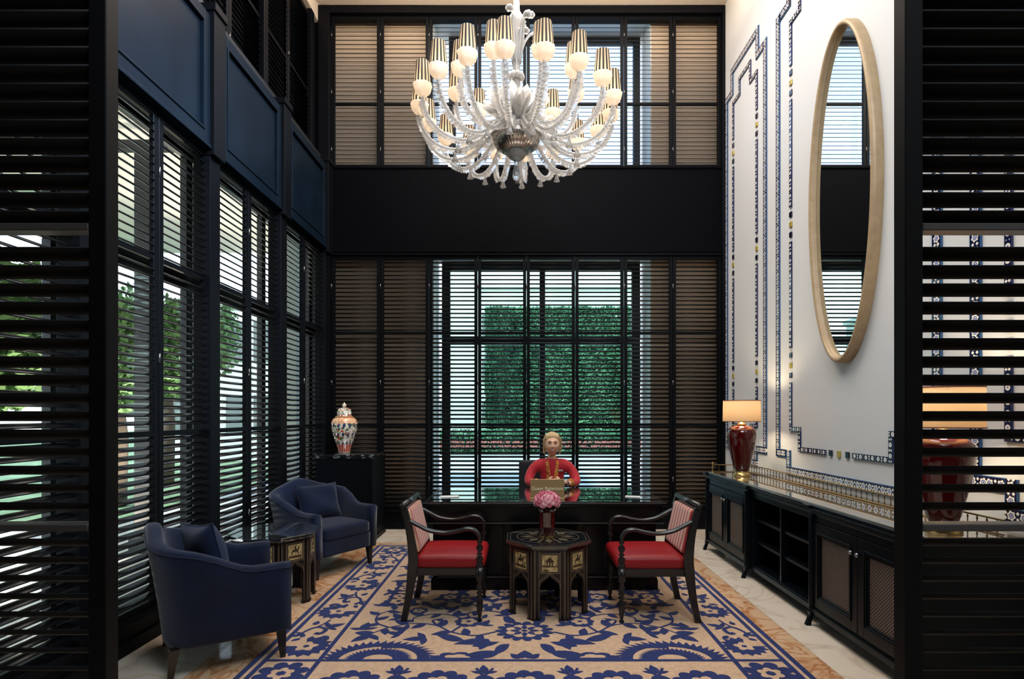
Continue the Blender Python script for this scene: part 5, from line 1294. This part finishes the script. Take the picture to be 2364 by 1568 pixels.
# jacket: torso, peplum and three-quarter sleeves
jk = MB()
jj = [(0, .03, .56, (.165, .120)), (0, .04, .68, (.130, .100)), (0, .03, .80, (.136, .106)), (0, .02, .91, (.150, .112)), (0, .022, .975, (.138, .090)), (0, .028, 1.040, (.072, .060))]
je = [(i, i + 1) for i in range(5)]
for s_ in (-1, 1):
    b0 = len(jj); jj += [(s_ * .150, .02, .990, .064), (s_ * .218, -.01, .91, .058), (s_ * .246, -.075, .83, .052), (s_ * .240, -.125, .806, .047), (s_ * .180, -.215, .815, .042)]; je += [(4, b0)] + [(b0 + i, b0 + i + 1) for i in range(4)]
v, f = skin(jj, je); jk.add(v, f, 0, True)
jo = jk.build('jacket', M['redj'], per)
rm = jo.modifiers.new('r', 'REMESH'); rm.mode = 'VOXEL'; rm.voxel_size = .007; rm.use_smooth_shade = True
sm = jo.modifiers.new('sm', 'SMOOTH'); sm.factor = .6; sm.iterations = 5
# trim strips down the front, found by casting onto the jacket
dg = bpy.context.evaluated_depsgraph_get(); dg.update(); jev = jo.evaluated_get(dg)
def front(x_, z_):
    h, loc, nn, _ = jev.ray_cast(Vector((x_, -1, z_)), Vector((0, 1, 0)))
    return loc.y if h else -.08
for s_ in (-1, 1):
    m = MB(); rows = []
    for k in range(15):
        t_ = k / 14; z_ = .66 + .360 * t_; xi = .014 + (.026 * max(0, t_ - .55) / .45); xo = .060 + (.012 * max(0, t_ - .6) / .4)
        xs_ = [xi + (xo - xi) * q / 3 for q in range(4)]
        rows.append([(s_ * q, front(s_ * q, min(z_, 1.012)) - .006, z_) for q in xs_])
    rows.append([(s_ * q * 1.02, -.024 + .02 * i, 1.055) for i, q in enumerate((.040, .046, .052, .058))])
    m.loft(rows, closed=False, caps=False); o = m.build('patterned_trim', M['trim'], per); sd = o.modifiers.new('so', 'SOLIDIFY'); sd.thickness = .004
    m = MB(); p = Vector((s_ * .172, -.228, .817)); d = Vector((-s_ * .062, -.094, .012)).normalized(); m.tube([p, p + d * .035], [.047, .040], 18); m.build('cuff', M['trim'], per)
z_ = .925; yb_ = front(.085, z_)
MB().box(.060, .108, yb_ - .010, yb_ - .004, z_ - .008, z_ + .008).build('name_badge', mat('silver_badge', (.55, .55, .56), .35, metal=.6), per, bevel=.001)
MB().lathe([(.033, -.010), (.036, -.006), (.036, .006), (.033, .010)], 20, caps=False, T=Matrix.Translation((.118, -.312, .829)) @ Vector((-.062, -.094, .012)).to_track_quat('Z', 'Y').to_matrix().to_4x4()).build('bracelet', M['steel'], per)
sk = MB(); v, f = skin([(0, .05, .55, (.17, .13)), (0, -.12, .545, (.17, .095)), (0, -.34, .545, (.155, .085)), (0, -.45, .47, (.15, .085)), (0, -.46, .36, (.145, .085))], [(i, i + 1) for i in range(4)]); sk.add(v, f, 0, True); sk.build('skirt', M['redj'], per)
for s_ in (-1, 1): rbox(s_ * .09 - .038, s_ * .09 + .038, -.56, -.34, .0, .075, .02).build('shoe', M['dark'], per)
# her chair
t = thing('office_chair', 'dark high desk chair with leather back, behind the seated person', 'chair', (.26, 6.02, 0))
rbox(-.25, .25, -.26, .22, .40, .465, .025).build('seat', M['dark'], t)
rbox(-.27, .22, .20, .26, .52, 1.00, .025).build('backrest', M['dark'], t)
m = MB(); m.box(-.03, .03, .20, .235, .38, .56); m.box(-.03, .03, -.02, .22, .36, .40); m.build('back_bracket', M['steel'], t)
MB().lathe([(.03, .08), (.03, .22), (.02, .23), (.02, .39)], 16, caps=True).build('gas_column', M['steel'], t)
for k in range(5):
    a = 2 * pi * k / 5 + .3; m = MB(); m.tube([(0, 0, .09), (.14 * cos(a), .14 * sin(a), .085), (.27 * cos(a), .27 * sin(a), .065)], [.022, .018, .012], 8); lg = m.build('leg', M['steel'], t)
    MB().lathe([(0, -.012), (.025, -.012), (.027, 0), (.025, .012), (0, .012)], 14, caps=False, T=Matrix.Translation((.27 * cos(a), .27 * sin(a), .029)) @ Matrix.Rotation(pi / 2, 4, 'X')).build('caster', M['dark'], lg)
# ================================================================== OUTSIDE
area('soffit_fill_light', (-5.2, 5.6, .05), (pi, 0, 0), .5, .5, 170, (1.0, .86, .70))  # unseen lights added to warm and brighten the porch soffit
area('soffit_fill_light', (-6.2, 9.6, .05), (pi, 0, 0), .5, .5, 200, (1.0, .88, .74))
def st(name, mb, m_): return struct(mb.build(name, m_))
o = MB().box(-40, 40, -10, 60, -.35, -.165).build('lawn', M['lawn']); tag(o, 'green lawn outside the windows', 'grass', kind='stuff')
o = MB().box(-6.0, 9, 8.35, 22.6, -.15, -.10).build('path', M['paving']); struct(o)
o = MB().box(-8.6, -2.85, -4, 8.35, -.15, -.10).build('terrace', M['terrace']); struct(o)
o = MB().box(-8.7, -2.88, -2, 11.9, 4.92, 5.10); st('roof', o, M['soffit'])
def leaves(mb, cx_, cy_, cz_, rx, ry, rz_, n_, size, rnd, shell=True, boxy=False):
    for i in range(n_):
        if boxy:
            p = Vector((rnd.uniform(-rx, rx), -ry + rnd.uniform(0, .22), rnd.uniform(-rz_, rz_)))
            if rnd.random() < .15: p = Vector((rnd.uniform(-rx, rx), rnd.uniform(-ry, ry), rz_ + rnd.uniform(-.1, .1)))
        else:
            d = Vector((rnd.gauss(0, 1), rnd.gauss(0, 1), rnd.gauss(0, 1))).normalized() * rnd.uniform(.55, 1) ; p = Vector((d.x * rx, d.y * ry, d.z * rz_))
        c0 = Vector((cx_, cy_, cz_)) + p; u = Vector((rnd.gauss(0, 1), rnd.gauss(0, 1), rnd.gauss(0, 1))).normalized(); w_ = u.orthogonal().normalized(); s_ = size * rnd.uniform(.6, 1.3)
        mb.add([c0 - u * s_, c0 + w_ * s_ * .5, c0 + u * s_, c0 - w_ * s_ * .5], [(0, 1, 2, 3)])
rnd = random.Random(9)
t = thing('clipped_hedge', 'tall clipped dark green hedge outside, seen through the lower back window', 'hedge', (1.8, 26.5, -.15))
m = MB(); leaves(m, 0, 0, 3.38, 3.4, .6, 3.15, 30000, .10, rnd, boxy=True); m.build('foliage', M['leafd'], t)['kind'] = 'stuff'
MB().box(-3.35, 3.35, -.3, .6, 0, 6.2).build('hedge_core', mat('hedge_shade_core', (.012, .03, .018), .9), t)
t = thing('low_hedge', 'low green shrub border with red flowers outside the lower back window', 'hedge', (1.0, 23.2, -.15))
m = MB(); leaves(m, 0, 0, .54, 7.5, .45, .42, 9000, .07, rnd, boxy=True); m.build('foliage', M['leafd'], t)['kind'] = 'stuff'
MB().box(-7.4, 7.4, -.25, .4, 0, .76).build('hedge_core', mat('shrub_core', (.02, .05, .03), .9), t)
m = MB(); 
for i in range(1600): a = Vector((rnd.uniform(-7.4, 7.4), -.5 + rnd.uniform(-.08, .05), rnd.uniform(.25, .6))); m.add([a, a + Vector((.07, 0, .02)), a + Vector((.035, 0, .09))], [(0, 1, 2)])
m.build('flowers', M['redbed'], t)['kind'] = 'stuff'
def building(label, x0, x1, y0, y1, h, face, n_, rows):
    t = thing('pale_building', label, 'building', (0, 0, 0), 0, 'pale buildings beyond the garden')
    MB().box(x0, x1, y0, y1, -.15, h).build('wall', M['bwhite'], t); MB().box(x0 - .1, x1 + .1, y0 - .1, y1 + .1, h, h + .2).build('cornice', M['bwhite'], t, bevel=.02)
    for i in range(n_):
        for j in range(rows):
            z0 = .8 + j * 2.6
            if face == 'y': a = x0 + (x1 - x0) * (i + .5) / n_; w_ = MB().box(a - .35, a + .35, y0 - .04, y0 - .003, z0, z0 + 1.4)
            w_.build('window', M['bwin'], t)
building('pale building beyond the garden, seen through the lower back window', -6.2, 14.0, 33, 37, 8.9, 'y', 7, 3)
building('pale building seen through the left wall shutters', -13.5, -8.6, 20, 24, 5.3, 'y', 5, 2)
t = thing('garden_pier', 'pale garden pier left of the hedge outside the lower back window', 'pier', (-2.45, 24.6, -.15))
MB().box(-.58, .58, -.3, .3, 0, 8.0).build('shaft', M['bwhite'], t, bevel=.02); MB().box(-.64, .64, -.36, .36, 8.0, 8.2).build('cap', M['bwhite'], t, bevel=.02)
def tree(label, x, y, h, r, n_, mt, sd):
    rnd = random.Random(sd); t = thing('garden_tree', label, 'tree', (x, y, -.15), 0, 'garden trees outside the left wall')
    MB().tube([(0, 0, 0), (.05, .03, h * .35), (-.04, .02, h * .7)], [.16, .12, .06], 8).build('trunk', M['trunk'], t)
    m = MB()
    for k in range(7): a = k * .9; leaves(m, r * .5 * cos(a), r * .5 * sin(a), h - r * .7 + r * .4 * sin(k * 1.7), r * .62, r * .62, r * .55, n_ // 7, .085, rnd)
    m.build('foliage', M[mt], t)['kind'] = 'stuff'
tree('bushy green tree outside, nearest, seen through the second left wall shutter', -7.3, 10.2, 3.6, 1.3, 9000, 'leafl', 1)
tree('green tree outside, seen through the third left wall shutter', -8.4, 13.4, 4.3, 1.5, 9000, 'leafl', 2)
tree('tall green tree outside at the far left, behind the left screen', -6.6, 6.2, 3.3, 1.3, 9000, 'leafl', 3)
for x_, lab in ((-4.37, 'outer'), (-3.82, 'inner')):
    t = thing('porch_post', 'dark porch post outside the left shutters, the ' + lab + ' one of the pair', 'post', (x_, 6.6, -.1), 0, 'dark porch posts')
    MB().box(-.10, .10, -.08, .08, 0, 4.70).build('shaft', M['frame_out'], t, bevel=.008); MB().box(-.14, .14, -.12, .12, 0, .2).build('foot', M['frame_out'], t, bevel=.008)
st('trim_20', MB().box(-8.0, -2.82, 6.54, 6.66, 4.60, 4.70), M['frame_out'])
t = thing('porch_pier', 'square pale porch pier outside the far left shutters', 'post', (-4.45, 11.0, -.1), 0)
MB().box(-.16, .16, -.16, .16, 0, 4.95).build('shaft', M['bwin'], t, bevel=.01); MB().box(-.2, .2, -.2, .2, 0, .25).build('foot', M['bwin'], t, bevel=.01)
